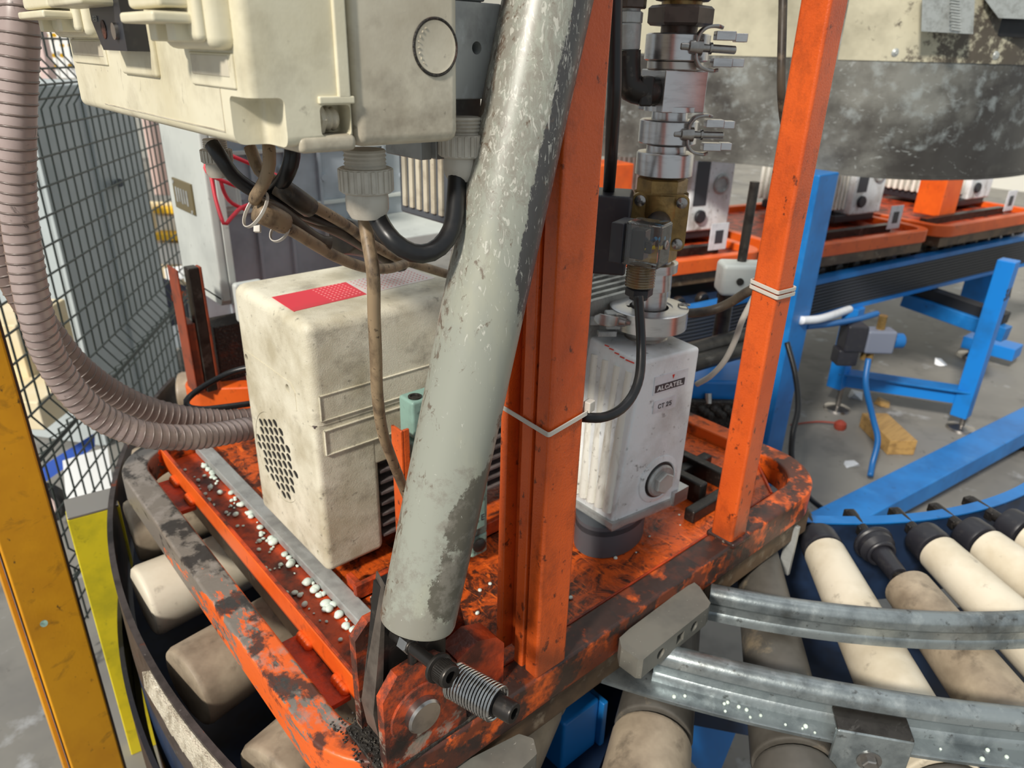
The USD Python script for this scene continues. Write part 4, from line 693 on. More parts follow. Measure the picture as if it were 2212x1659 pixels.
run('tan_cable', [(600, 400, .525), (640, 428, .53), (668, 448, .545)], .0078, 'dark_cable', 'dark sleeve wrapped round the upper bundle')
run('tan_cable', [(555, 455, .488), (590, 470, .497), (612, 482, .507)], .0078, 'tan_cable', 'pale tape sleeve round the cables between the two ties')
run('tan_cable', [(740, 510, .66), (790, 520, .69), (830, 540, .72), (870, 555, .74)], .016, 'dark_cable', 'thick dark taped lump of cables lying on the pump housing')
def tie(c, d, R, label, width=.0025):
    u, v, w = frame(d); a = np.linspace(0, 2 * math.pi, 28, endpoint=False); t = thing('cable_tie', label, 'cable tie', c)
    part(t, 'strap', sweep(np.array([c + R * (math.cos(q) * u + math.sin(q) * v) for q in a]), rsec(.0009, width, .0003, 2), True, UV=(np.array([math.cos(q) * u + math.sin(q) * v for q in a]), np.tile(w, (28, 1)))), 'nylon'); return t, u, v, w
t, u, v, w = tie(pw(552, 452, .49), pw(600, 475, .50) - pw(540, 440, .485), .0135, 'white nylon tie round the cable bundle, its head hanging below')
part(t, 'head', obox(pw(556, 494, .486), UP, .0045, .0036, .005, .0006), 'nylon'); part(t, 'tail', tube([pw(556, 490, .486), pw(562, 502, .486)], .0008, 6, .002), 'nylon')
tie(pw(604, 500, .512), pw(640, 520, .52) - pw(590, 480, .50), .0082, 'small nylon tie round the lowest tan cable of the bundle')
# hoses
def hose(pts, rad, mat, ribs, pitch, label, lab2):
    t = thing('spiral_hose', label, 'hose', pw(*pts[-1])); P = [pw(*p) for p in pts]
    part(t, 'tube', tube(P, rad, 24, .006), mat, smooth=True); part(t, 'spiral_rib', helix(P, rad - .0002, .0011, pitch, 6, 26), ribs, smooth=True); return t
hose([(44, -560, .47), (46, -280, .52), (46, -60, .56), (43, 60, .57), (38, 200, .585), (36, 330, .60), (40, 450, .62), (56, 570, .64), (78, 680, .66), (108, 770, .69), (160, 850, .72), (225, 905, .75), (310, 938, .78), (400, 945, .82), (470, 938, .86), (540, 925, .90)], .0142, 'hose', 'hose_rib', .0088, 'front mauve grey spiral hose sweeping down the left edge and under the cream pump', None)
hose([(-4, -560, .56), (0, -280, .62), (2, -60, .66), (-3, 120, .68), (-6, 300, .69), (-4, 450, .70), (12, 560, .71), (50, 640, .73), (100, 710, .75), (160, 785, .78), (230, 840, .82), (310, 880, .86), (400, 902, .90), (480, 908, .93), (560, 905, .96)], .0142, 'hose_dark', 'hose_rib', .0088, 'rear darker spiral hose running behind the front one to the cream pump', None)
run('black_cable', [(560, 790, .95), (505, 802, .95), (455, 826, .94), (418, 850, .93), (402, 868, .92), (410, 880, .92), (440, 884, .92), (480, 880, .93), (540, 872, .95)], .0040, 'black_rubber', 'thin black cable loop left of the cream pump, above the hoses')
# valve cable and ties on the posts
run('black_cable', [(1379, 640, .640), (1383, 700, .640), (1385, 760, .64), (1381, 815, .635), (1366, 855, .63), (1340, 885, .62), (1305, 901, .61), (1270, 902, .60), (1235, 898, .61)], .0043, 'black_rubber', 'black cable dropping from the clear connector and curving back to the front post')
run('black_cable', [(1331, -420, .50), (1329, -40, .56), (1328, 100, .575), (1327, 200, .585), (1322, 300, .62), (1318, 370, .67), (1314, 425, .715)], .0058, 'black_rubber', 'black cable running straight down just right of the front orange post')
zz = .7745
def strap(path, label, w=.0045, th=.0012, head=None, tail=None):
    t = thing('cable_tie', label, 'cable tie', path[0]); p = smooth_path(path, .002); part(t, 'strap', sweep(p, rsec(th, w, .0003, 2)), 'nylon')
    return t
zq_ = lambda px, py, y: (lambda r: EYE + r * ((y - EYE[1]) / r[1]))(pw(px, py, 1) - EYE)
def rect_tie(x0, x1, y0, y1, z, slope, label, w=.0048, head=None):
    t = thing('cable_tie', label, 'cable tie', (x0, y0, z)); c = np.array(rrect(x0 - .0008, y0 - .0008, x1 + .0008, y1 + .0008, .002, 4)); zc = z + slope[0] * (c[:, 0] - x0) + slope[1] * (c[:, 1] - y0)
    p = np.column_stack([c, zc]); keep = np.linalg.norm(p - np.roll(p, 1, 0), axis=1) > 1e-7; p = p[keep]; tt = np.roll(p, -1, 0) - np.roll(p, 1, 0); tt /= np.linalg.norm(tt, axis=1, keepdims=True); nn = np.cross(tt, np.tile(Zv, (len(p), 1))); nn /= np.linalg.norm(nn, axis=1, keepdims=True)
    part(t, 'strap', sweep(p, rsec(.0012, w, .0003, 2), True, UV=(nn, np.cross(tt, nn))), 'nylon')
    if head: part(t, 'head', obox(V(*head), V(.2, -1, 0), .008, .009, .0065, .001), 'nylon')
    return t
pA, pB = zq_(1172, 942, .334), zq_(1248, 897, .334)
rect_tie(.3350, .3748, .3330, .3890, float(pA[2]), ((float(pB[2]) - float(pA[2])) / .0385, .05), 'white nylon tie round the front orange post, head to the right', .0040, (.3790, .3345, float(pB[2]) + .004))
pC = zq_(1655, 648, .3345); pD = zq_(1722, 628, .3345)
for dz, lab in ((0, 'lower of two nylon ties round the rear right orange post'), (.0052, 'upper of two nylon ties round the rear right orange post')):
    rect_tie(.6372, .6698, .3335, .3635, float(pC[2]) + dz - .001, ((float(pD[2]) - float(pC[2])) / .030, .15), lab, .0038)
run('tan_cable', [(1462, 675, .79), (1500, 676, .80), (1545, 668, .80), (1580, 652, .79), (1612, 632, .77), (1640, 618, .76)], .0052, 'dark_cable', 'brown cable running from behind the lower clamp to the ties on the rear right post')
run('tan_cable', [(1640, 620, .84), (1622, 655, .85), (1602, 695, .86), (1588, 735, .88), (1565, 780, .90), (1535, 812, .92), (1505, 830, .94)], .0036, 'nylon', 'pale thin cable sagging behind the white pump to the rear right post')
run('black_cable', [(1696, -420, .64), (1692, -40, .70), (1690, 60, .705), (1688, 140, .71), (1688, 200, .72), (1692, 250, .735), (1700, 300, .75)], .0042, 'dark_cable', 'brown black cable taped along the left side of the rear right post')

# ================================================================ background: the hood, the blue post, the far line
PL = np.array([(1.42, 1.60), (1.52, 1.48), (1.617, 1.375), (1.735, 1.23), (1.802, 1.08), (1.826, .90), (1.874, .7745), (1.948, .6955), (2.03, .650), (2.097, .621), (2.19, .5986), (2.30, .5865), (2.45, .585), (2.6, .60)])
def sheet(pl, z0, z1, th, off=0.0, lo=0.0, hi=1.0):
    p = smooth_path(np.column_stack([pl, np.zeros(len(pl))]), .012); k = len(p); p = p[int(lo * k):int(hi * k)]
    t = np.gradient(p, axis=0); t /= np.linalg.norm(t, axis=1, keepdims=True); n = np.cross(t, Zv); n = n * np.sign((n @ V(-1, -1, 0)).mean())
    return sweep(p + n * off, [(-th / 2, z0), (th / 2, z0), (th / 2, z1), (-th / 2, z1)], UV=(n, np.tile([0, 0, 1.0], (len(p), 1)))), p, n
t = thing('metal_hood', 'large scratched and sooty sheet metal hood curving across the upper right', 'hood', (2.0, .8, .85))
part(t, 'skirt', sheet(PL, .852, 1.30, .003)[0], 'hood_metal')
part(t, 'hem', sheet(PL, .849, .856, .009)[0], 'hood_metal')
m, p, n = sheet(PL, 1.112, 1.32, .002, .0028, 0, .465); part(t, 'upper_panel', m, 'hood_panel', 'clean pale panel left of the rear orange post')
m2, p2, n2 = sheet(PL, 1.109, 1.32, .002, .0030, .47, .735); part(t, 'upper_panel', m2, 'hood_panel', 'speckled pale panel right of the rear orange post')
for q in (p[int(len(p) * .90)] + n[0] * .004, p2[int(len(p2) * .28)] + n2[5] * .005, p2[int(len(p2) * .75)] + n2[-1] * .005): part(t, 'rivet', lathe([(0, .002), (.0028, .003), (.004, .0016), (.0085, .0003), (.009, 0), (0, 0)], q + Zv * 1.127, V(-.75, -.66, 0), 20), 'sheet_metal')
ft_ = V(-FWD[0], -FWD[1], 0) / np.hypot(FWD[0], FWD[1]); rt_ = V(RIGHT[0], RIGHT[1], 0) / np.hypot(RIGHT[0], RIGHT[1])
def pix_plate(pts, d, th, lean=0.0):
    """A flat plate facing the aisle, outline as seen, at depth d."""
    a = [pw(x, y, d) for x, y in pts]; c = np.mean(a, 0); q = [((k - c) @ rt_, (k - c)[2]) for k in a]; return prism(Polygon(q), th, c, ft_, u=rt_)
t = thing('baffle_strip', 'serrated galvanised sheet metal strip hanging in front of the hood at the top right', 'sheet metal', pw(2050, 60, 1.55))
part(t, 'plate', pix_plate([(1980, -60), (2092, -60), (2117, 73), (2003, 67)], 1.55, .0016), 'sheet_metal', smooth=False)
part(t, 'corrugation', [cyl(pw(2062 + k * .33 - 10, -8 + k * 6.5, 1.545), pw(2062 + k * .33 + 10, -5 + k * 6.5, 1.545), .0022, n=8) for k in range(12)], 'sheet_metal')
obj('baffle_strip', pix_plate([(2115, -60), (2260, -60), (2260, 42), (2168, 38), (2130, 0)], 1.58, .0016), 'sheet_metal', 'plain folded sheet metal flap at the extreme top right corner', 'sheet metal', smooth=False)
obj('hood_opening', pix_plate([(2095, -80), (2290, -80), (2290, 85), (2170, 78), (2118, 62)], 1.625, .012), 'black_rubber', 'dark opening in the hood behind the hanging sheet metal flaps', 'opening')

t = leg('support_post', (1.722, .85, .012), (1.82, .95, .858), 'blue', 'tall blue square post under the hood, behind the rear right orange post')
run('black_cable', [(1700, 740, 1.80), (1718, 810, 1.78), (1724, 880, 1.76), (1712, 940, 1.75), (1712, 1000, 1.76), (1740, 1065, 1.78), (1790, 1110, 1.80)], .007, 'black_rubber', 'black cable hanging beside the tall blue post down to the floor')
b0_, b1_ = V(1.40, .577, .095), V(2.75, .410, .095)
t = thing('floor_beam', 'blue box beam lying along the floor in front of the curve, right side', 'beam', (2, .5, .0)); dd = unit(b1_ - b0_)
part(t, 'beam', obox((b0_ + b1_) / 2, dd, .088, .055, np.linalg.norm(b1_ - b0_), .004, u=np.cross(Zv, dd)), 'blue'); part(t, 'foot', [obox(b0_ + dd * s + V(0, 0, -.061), Zv, .08, .08, .066, .002) for s in (.3, 1.2)], 'black_steel')

# far conveyor: rail, ribbed belt, wheels, stands
FP = np.array([(1.30, 1.10), (1.50, 1.068), (1.68, 1.035), (2.18, .980), (2.711, .902), (3.387, .799), (3.75, .735)])
t = thing('far_conveyor', 'far conveyor line with a blue rail over a black ribbed belt guard', 'conveyor', (2.5, .95, .36))
def fsheet(z0, z1, d0, d1):
    p = smooth_path(np.column_stack([FP, np.zeros(len(FP))]), .03); tt = np.gradient(p, axis=0); tt /= np.linalg.norm(tt, axis=1, keepdims=True); n = np.cross(tt, Zv)
    return sweep(p, [(d0, z0), (d1, z0), (d1, z1), (d0, z1)], UV=(n, np.tile([0, 0, 1.0], (len(p), 1)))), p, n
part(t, 'top_rail', fsheet(.487, .503, -.03, .006)[0], 'blue'); part(t, 'belt_guard', fsheet(.388, .487, -.006, .001)[0], 'rubber_belt'); part(t, 'bottom_rail', fsheet(.374, .388, -.02, .006)[0], 'blue_bright')
for k in range(9): part(t, 'belt_rib', fsheet(.392 + .0106 * k, .3965 + .0106 * k, .0, .005)[0], 'belt_ridge')
_, fp_, fn_ = fsheet(.5, .51, 0, .01)
for k in range(6, len(fp_) - 2, 3): part(t, 'wheel', lathe([(0, 0), (.018, 0), (.020, .003), (.020, .015), (.018, .018), (0, .018)], fp_[k] - fn_[k] * .06 + Zv * .500, fn_[k], 16), 'dark_steel')
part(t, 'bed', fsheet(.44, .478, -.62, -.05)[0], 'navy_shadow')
# far carriers: one built, the others are copies
def far_carrier(loc, rot, label):
    t = thing('far_carrier', label, 'carrier', (0, 0, 0), 'carriers on the far conveyor line')
    part(t, 'rim', ring(0, 0, .70, .60, .07, .03, .56, .60, .003), 'orange_rim' if False else 'orange'); part(t, 'floor_plate', rb(.03, .03, .576, .67, .57, .58, .001), 'orange_dirty'); part(t, 'sled_board', rb(.03, .02, .521, .67, .58, .557, .003), 'sled_board')
    part(t, 'rail', rb(.06, .10, .58, .60, .125, .605, .001), 'dark_steel')
    part(t, 'post', rb(.17, .12, .598, .28, .22, .845, .004), 'orange'); part(t, 'post', rb(.665, .27, .598, .70, .36, .845, .003), 'orange_dirty')
    part(t, 'tag', rb(.535, .072, .598, .60, .075, .675, .0008), 'label_white', 'white tag'); part(t, 'tag_print', rb(.553, .0712, .617, .582, .0722, .655, 0), 'label_dark')
    sp = UsdGeom.Xformable(stage.GetPrimAtPath(t)); sp.ClearXformOpOrder(); sp.AddTranslateOp(opSuffix='c').Set(Gf.Vec3d(*map(float, loc))); sp.AddRotateZOp(opSuffix='c').Set(float(rot)); return t
def far_pump(loc, rot, label):
    t = thing('far_pump', label, 'pump', (0, 0, 0), 'white pumps on the far conveyor line')
    part(t, 'body', rb(.50, .20, .622, .665, .27, .86, .008), 'white_paint')
    for k in range(11): part(t, 'fin', rb(.42, .275 + .026 * k, .63, .66, .289 + .026 * k, .855, .005), 'rib_white')
    part(t, 'core', rb(.44, .27, .64, .64, .55, .84, .004), 'fin_grey'); part(t, 'side_fin', [rb(.425 + .02 * k, .22, .64, .437 + .02 * k, .28, .86, .004) for k in range(5)], 'rib_white')
    part(t, 'label', rb(.515, .1985, .70, .565, .2005, .83, .0005), 'label_dark', 'dark label'); part(t, 'oil_plug', cyl(V(.545, .188, .668), V(.545, .201, .668), .020, b=.003), 'black_plastic', 'black oil plug')
    part(t, 'sight_glass', [torus(V(.615, .198, .76), Yv, .024, .006), cyl(V(.615, .196, .76), V(.615, .201, .76), .02)], 'alu_dull', 'round sight glass'); part(t, 'foot', rb(.44, .21, .598, .65, .54, .625, .004), 'black_plastic')
    sp = UsdGeom.Xformable(stage.GetPrimAtPath(t)); sp.ClearXformOpOrder(); sp.AddTranslateOp(opSuffix='c').Set(Gf.Vec3d(*map(float, loc))); sp.AddRotateZOp(opSuffix='c').Set(float(rot)); return t
spots = [((2.016, 1.036, 0), -12.1, 'far orange carrier in the middle, right of the tall blue post', 'far white pump in the middle, just right of the tall blue post'), ((2.755, .885, 0), -9.3, 'far orange carrier at the right edge of the picture', 'far white ribbed pump at the right edge of the picture, under the hood'), ((1.262, 1.238, 0), -14.2, 'far orange carrier seen between the valve stack and the rear orange post', 'blurred white ribbed pump between the valve stack and the rear orange post')]
fc = far_carrier(*spots[0][:3]); fpm = far_pump(*spots[0][:2], spots[0][3])
for loc, rot, l1, l2 in spots[1:]:
    copy_of(fc, loc, rot, l1, 'carrier', 'carriers on the far conveyor line'); copy_of(fpm, tuple(V(*loc) + (V(.05, -.012, 0) if loc[0] < 1.5 else 0)), rot, l2, 'pump', 'white pumps on the far conveyor line')
# stands and floor things
t = thing('conveyor_stand', 'blue H shaped stand under the far conveyor, with a regulator on its left leg', 'stand', (2.45, .79, 0))
part(t, 'leg', rb(2.335, .935, .085, 2.385, .985, .374, .003), 'blue_bright'); part(t, 'leg', rb(2.525, .595, .05, 2.575, .645, .575, .003), 'blue_bright')
dl = unit(V(2.55, .62, 0) - V(2.36, .96, 0)); part(t, 'cross_member', obox(V(2.455, .79, .115), dl, .012, .05, .42, .002, u=np.cross(Zv, dl)), 'blue_bright'); part(t, 'cross_member', obox(V(2.455, .79, .142), dl, .06, .006, .40, .001, u=np.cross(Zv, dl)), 'blue')
for x, y in ((2.37, .945), (2.56, .61)): part(t, 'levelling_foot', [cyl(V(x, y, .012), V(x, y, .10), .009), lathe([(0, 0), (.045, 0), (.042, .008), (.012, .016), (0, .016)], V(x, y, 0), Zv)], 'steel')
part(t, 'painted_mark', text('3A', .034, V(2.548, .5945, .475), V(0, -1, 0), X, .0006, True), 'black_plastic', 'black painted mark 3A')
t = thing('conveyor_stand', 'second blue stand of the far conveyor, further back at the right edge', 'stand', (3.4, .95, 0))
q = pw(2113, 640, 2.95); part(t, 'leg', rb(q[0] - .055, q[1] - .05, .20, q[0] + .055, q[1] + .05, .374, .004), 'blue_bright')
a_, b_ = pw(1955, 645, 2.7), pw(2175, 722, 2.45); dl = unit(b_ - a_); part(t, 'cross_member', obox((a_ + b_) / 2, dl, .05, .05, np.linalg.norm(b_ - a_), .003, u=np.cross(Zv, dl)), 'blue'); part(t, 'belt_strip', obox((a_ + b_) / 2 + V(.02, .02, .045), dl, .05, .04, np.linalg.norm(b_ - a_), .003, u=np.cross(Zv, dl)), 'rubber_belt')
q2 = pw(2105, 735, 3.0); part(t, 'foot_bar', rb(q2[0] - .05, q2[1] - .16, q2[2] - .03, q2[0] + .05, q2[1] + .03, q2[2] + .02, .003), 'blue_bright'); part(t, 'levelling_foot', [cyl(V(q2[0], q2[1], 0.01), V(q2[0], q2[1], q2[2] - .02), .01), lathe([(0, 0), (.05, 0), (.045, .01), (.012, .018), (0, .018)], V(q2[0], q2[1], 0), Zv)], 'steel')
fr = V(2.104, .771, .374); t = thing('air_regulator', 'grey and black air pressure regulator with a blue knob, hanging by the stand', 'regulator', fr - Zv * .08)
part(t, 'body', obox(fr, rt_, .05, .07, .085, .008), 'regulator_grey'); part(t, 'knob', cyl(fr + rt_ * .045, fr + rt_ * .075, .022, b=.004), 'hose_blue', 'blue knob'); part(t, 'valve_block', [obox(fr - rt_ * .075 + V(0, 0, .01), rt_, .06, .08, .06, .006), obox(fr - rt_ * .085 - V(0, 0, .05), rt_, .05, .05, .06, .006)], 'black_plastic'); [part(t, 'fitting', c_, 'brass') for c_ in (cyl(fr - rt_ * .01 - Zv * .035, fr - rt_ * .01 - Zv * .07, .010), cyl(fr - rt_ * .03 - Zv * .035, fr - rt_ * .03 - Zv * .06, .008), cyl(fr + Zv * .035, fr + Zv * .075, .012))]
run('air_hose', [(1876, 775, 2.08), (1870, 830, 2.08), (1885, 900, 2.10), (1896, 950, 2.10), (1885, 1000, 2.10), (1880, 1028, 2.08)], .0085, 'hose_blue', 'blue air hose hanging from the regulator to the floor', 'hose')
run('air_hose', [(1740, 705, 1.95), (1790, 700, 2.0), (1850, 690, 2.1), (1895, 677, 2.15)], .009, 'hose_blue', 'blue air hose running level from the tall blue post to the regulator', 'hose')
run('air_pipe', [(1730, 692, 1.9), (1775, 688, 1.95), (1835, 668, 2.1)], .011, 'label_white', 'short pale pipe with an open end just right of the tall blue post', 'pipe')
obj('wood_block', obox(V(2.275, .735, .026), unit(V(-.10, -.12, 0)), .085, .05, .19, .002), 'wood', 'small wooden block lying on the concrete floor', 'block')
obj('red_plug', [lathe([(0, 0), (.016, 0), (.02, .008), (.018, .022), (.008, .03), (0, .031)], V(2.235, .868, 0), Zv, 20), tube([V(2.235, .868, .02), V(2.20, .93, .012), V(2.12, .98, .006)], .003, 8)], 'red_box', 'small red plug with a wire lying on the floor', 'plug')
for i, (x, y) in enumerate(((1848, 858), (2030, 787), (1905, 875), (1836, 1003))):
    q = pz(x, y, 0); obj('floor_scrap', hull([q + V(.03 * math.cos(k * 1.1 + i) * (.5 + rng.random() * .5), .03 * math.sin(k * 1.1 + i) * (.5 + rng.random() * .5), .03 * rng.random() * (k % 2)) for k in range(9)]), 'label_white' if i != 2 else 'wood', ['crumpled pale scrap on the floor at the left foot of the blue stand', 'small white scrap on the floor behind the blue stand', 'tan scrap of cardboard under the cross member of the blue stand', 'whitish scrap on the floor beside the end of the blue air hose'][i], 'scrap')
# mast, drive box and clamp hardware between the white pump and the rear post
q = V(1.096, .655, .76); t = thing('sensor_mast', 'grey metal mast with a pale clamp block, just left of the rear orange post', 'mast', (q[0], q[1], .36))
part(t, 'pole', [cyl(V(q[0] - .005, q[1] + .01, .40), V(q[0] - .005, q[1] + .01, .735), .014), cyl(V(q[0] + .01, q[1], .77), V(q[0] + .012, q[1], .92), .008)], 'dark_steel'); part(t, 'clamp_block', obox(q + rt_ * .012, ft_, .085, .055, .05, .008, u=rt_), 'grey_shell'); part(t, 'clamp_screw', cyl(q + ft_ * .025 + rt_ * .0, q + ft_ * .029, .006), 'black_steel'); part(t, 'foot', obox(V(q[0], q[1], .39), Zv, .08, .08, .03, .003), 'navy_shadow')
t = thing('drive_box', 'blue drive housing with a bolt, low behind the right side of the white pump', 'housing', pw(1545, 870, 1.25)); q = pw(1545, 850, 1.25)
part(t, 'housing', obox(q, ft_, .13, .09, .10, .006, u=rt_), 'blue_bright'); part(t, 'bolt', cyl(pw(1530, 872, 1.19), pw(1530, 850, 1.19), .006), 'steel')
for i, (x, y, d) in enumerate(((1545, 745, 1.12), (1548, 772, 1.10))): obj('idler_shaft', cyl(pw(x - 70, y + 18, d), pw(x + 75, y - 22, d + .12), .014, b=.002), 'dark_steel', ('upper' if i == 0 else 'lower') + ' of two dark idler shafts between the white pump and the rear orange post', 'shaft')
obj('debris_tray', [obox(pw(1548, 893, 1.20), ft_, .12, .05, .012, .004, u=rt_)] + [trimesh.creation.icosphere(1, .008).apply_translation(pw(1515 + 9 * k, 884 + (k % 3) * 6, 1.19)) for k in range(9)], 'grime', 'oily scraps heaped on the frame behind the white pump', 'debris', kind='stuff')

# ================================================================ background left: next carrier with its open housing
t = thing('open_housing', 'light grey open housing with ribbed inside walls and a small brass plate, behind cream pump', 'housing', (.66, 1.27, .72)); OH = t
part(t, 'left_wall', [rb(.385, 1.128, .728, .400, 1.305, 1.12, .004), hull([V(x, y, z) for x in (.385, .400) for y, z in ((1.128, .735), (1.135, .722), (1.305, .722), (1.305, .735))])], 'grey_shell'); part(t, 'left_flange', rb(.400, 1.128, .722, .412, 1.140, 1.12, .002), 'grey_shell')
part(t, 'back_wall', rb(.402, 1.295, .60, .875, 1.312, 1.12, .002), 'grey_inner'); part(t, 'right_wall', rb(.860, 1.13, .74, .875, 1.31, 1.12, .003), 'grey_shell'); part(t, 'inner_lining', rb(.400, 1.14, .735, .402, 1.295, 1.12, 0), 'grey_inner')
part(t, 'shelf', rb(.655, 1.10, .755, .873, 1.295, .796, .004), 'grey_shell', 'pale raised floor inside the housing')
for x in (.455, .52, .585, .65, .72, .79): part(t, 'wall_rib', rb(x, 1.287, .62 if x < .65 else .797, x + .006, 1.297, 1.12, .001), 'grey_inner')
for z in (.83, .93): part(t, 'wall_rib', rb(.40, 1.288, z, .86, 1.297, z + .007, .001), 'grey_shell')
for x, z in ((.50, .86), (.58, .90), (.66, .88), (.73, .86), (.84, .87)): part(t, 'rib_boss', cyl(V(x, 1.297, z), V(x, 1.286, z), .009, .006), 'grey_inner')
part(t, 'switch_block', [rb(.43, 1.265, .84, .49, 1.297, .90, .004), rb(.44, 1.255, .85, .48, 1.267, .89, .003)], 'grey_shell'); part(t, 'ring_lug', [cut(rb(.395, 1.095, .700, .442, 1.11, .765, .006), cyl(V(.415, 1.0, .735), V(.415, 1.3, .735), .014))], 'grey_shell', 'lug with a round hole'); part(t, 'grommet', [torus(V(.44, 1.290, .752), Yv, .022, .006), torus(V(.44, 1.290, .752), Yv, .010, .004)], 'dark_foot')
part(t, 'brass_plate', [rb(.3815, 1.187, .857, .3852, 1.272, .905, .001)], 'bronze_plate', 'small brass plate with stamped marks'); part(t, 'plate_mark', [rb(.3808, 1.205 + .012 * k, .868 + .002 * (k % 2), .3816, 1.212 + .012 * k, .892, 0) for k in range(5)] + [cyl(V(.3816, y, z), V(.3806, y, z), .003) for y, z in ((1.194, .861), (1.265, .899))], 'alu_dull')
q = pw(985, 385, 1.02); t = thing('vent_unit', 'small unit with upright vent bars inside the open housing, left of the grey tube', 'unit', q - Zv * .08)
part(t, 'case', rb(q[0] - .03, q[1] - .02, q[2] - .06, q[0] + .07, q[1] + .10, q[2] + .07, .004), 'dark_foot'); part(t, 'louvre', [rb(q[0] - .034, q[1] - .012 + .018 * k, q[2] - .048, q[0] - .029, q[1] - .003 + .018 * k, q[2] + .045, .001) for k in range(6)], 'cream_side')
part(t, 'louvre', [rb(q[0] - .025 + .02 * k, q[1] - .024, q[2] - .048, q[0] - .014 + .02 * k, q[1] - .019, q[2] + .045, .001) for k in range(4)], 'cream_side')
run('red_cable', [(452, 318, 1.02), (450, 345, 1.02), (443, 362, 1.02), (455, 378, 1.02), (480, 390, 1.03), (510, 402, 1.05), (540, 410, 1.08)], .0028, 'red_cable', 'red cord, loop going right across the inside of the open housing', 'cord')
run('red_cable', [(448, 350, 1.03), (458, 390, 1.03), (466, 430, 1.03), (478, 470, 1.03), (486, 485, 1.03), (500, 470, 1.04), (520, 450, 1.06), (545, 440, 1.08)], .0028, 'red_cable', 'red cord, long loop hanging to a point in the open housing', 'cord')
run('red_cable', [(452, 330, 1.03), (475, 385, 1.04), (484, 415, 1.05), (500, 438, 1.06), (535, 455, 1.08)], .0028, 'red_cable', 'red cord, inner loop of the tangle in the open housing', 'cord')
run('red_cable', [(485, 330, 1.03), (520, 345, 1.05), (560, 362, 1.08), (600, 380, 1.10)], .0028, 'red_cable', 'red cord, top strand running straight to the right', 'cord')
t = thing('rear_carrier', 'next orange carrier with rusty posts under the open housing, behind the cream pump', 'carrier', (.62, 1.3, .56))
rot = lambda m: m.apply_transform(trimesh.transformations.rotation_matrix(math.radians(-33), (0, 0, 1), (.30, 1.13, 0)))
part(t, 'rim', rot(ring(.30, 1.13, .52, 1.60, .03, .031, .56, .60, .0035)), 'orange'); part(t, 'floor_plate', rot(rb(.33, 1.16, .575, .49, 1.57, .58, .001)), 'orange_dirty'); part(t, 'post', rb(.317, 1.099, .598, .330, 1.138, .715, .002), 'rust_post'); part(t, 'post', [rb(.3305, 1.096, .598, .347, 1.116, .80, .002)], 'dark_steel'); part(t, 'post_edge', rb(.3145, 1.096, .598, .317, 1.138, .80, .001), 'rust_post'); part(t, 'post_edge', rb(.347, 1.096, .598, .351, 1.112, .80, .001), 'rust_post')
part(t, 'post', [rb(.362, 1.12, .598, .42, 1.17, .695, .003)], 'grime')

# ================================================================ background left: fence, cabinet, shelves
FQ = .68; fd, fnm = V(.552, .834, 0), V(-.834, .552, 0); Fp = lambda tt, z, off=0.0: fnm * (FQ - off) + fd * tt + Zv * z
prof = [(0.03, 0), (.155, 0), (.18, .028), (.205, 0), (.428, 0), (.446, .034), (.492, 0), (.985, 0), (1.03, .036), (1.075, 0), (1.5, 0)]
def foff(z): return float(np.interp(z, [a for a, _ in prof], [b for _, b in prof]))
t = thing('mesh_fence', 'dark green wire mesh fence panel with bent ridges, behind the hoses at the left', 'fence', Fp(1.6, 0))
for k in range(33): 
    tt = 1.10 + .0375 * k; part(t, 'upright_wire', sweep(np.array([Fp(tt, z, o) for z, o in prof]), circ(.0021, 6)), 'fence_green', smooth=True)
zs_ = sorted(list(np.arange(.045, 1.5, .0505)) + [.180, .446, 1.03])
for z in zs_: part(t, 'cross_wire', sweep(np.array([Fp(tt, z, foff(z) + .004) for tt in (1.09, 1.6, 2.32)]), circ(.0021, 6)), 'fence_green', smooth=True)
q = pw(100, 1300, .93); t = thing('guard_post', 'chipped yellow guard post at the left edge', 'post', (q[0], q[1], 0)); yn = unit(V(*(EYE - q)[:2], 0) + rt_ * .12); yu = np.cross(Zv, yn)
part(t, 'post', obox(V(q[0], q[1], .62), Zv, .0595, .045, 1.22, .0025, u=yu), 'yellow_post'); part(t, 'edge_strip', obox(V(q[0], q[1], .62) - yn * .004 + yu * .0312, Zv, .003, .046, 1.22, .0008, u=yu), 'brown_steel')
part(t, 'base_plate', obox(V(q[0], q[1], .005), Zv, .13, .13, .010, .002, u=yu), 'yellow_post'); part(t, 'green_mark', cyl(pw(95, 1347, .9005), pw(95, 1347, .8985), .0042, n=16), 'mint', 'green spot of paint'); part(t, 'rear_flange', obox(V(q[0], q[1], .62) - yu * .0345 - yn * .004, Zv, .005, .03, 1.22, .001, u=yu), 'yellow_post')
q = pw(200, 1098, 1.06); t = thing('yellow_panel', 'yellow sheet metal column standing between the fence and the curved band', 'column', (q[0], q[1], 0))
yn = unit(V(*(EYE - q)[:2], 0)); yu = np.cross(Zv, yn); part(t, 'sheet', obox(V(q[0], q[1], q[2] / 2), Zv, .068, .03, q[2], .002, u=yu), 'yellow_sheet'); part(t, 'cap', obox(V(q[0], q[1], q[2] + .002) - yn * .012, Zv, .066, .055, .004, .001, u=yu), 'silver_flange')
def vbox(px0, py0, px1, py1, d, depth, b=.004):
    """An upright box whose front face is seen between two corners of the photograph, standing at depth d."""
    a, c = pw(px0, py1, d), pw(px1, py0, d); m = (a + c) / 2; w = abs((pw(px1, (py0 + py1) / 2, d) - pw(px0, (py0 + py1) / 2, d)) @ rt_); h = abs(c[2] - a[2]); h = max(h - abs(RIGHT[2]) * w, .004)
    return obox(m - ft_ * depth / 2, ft_, w, h, depth, b, hint=(0, 0, 1), u=rt_)
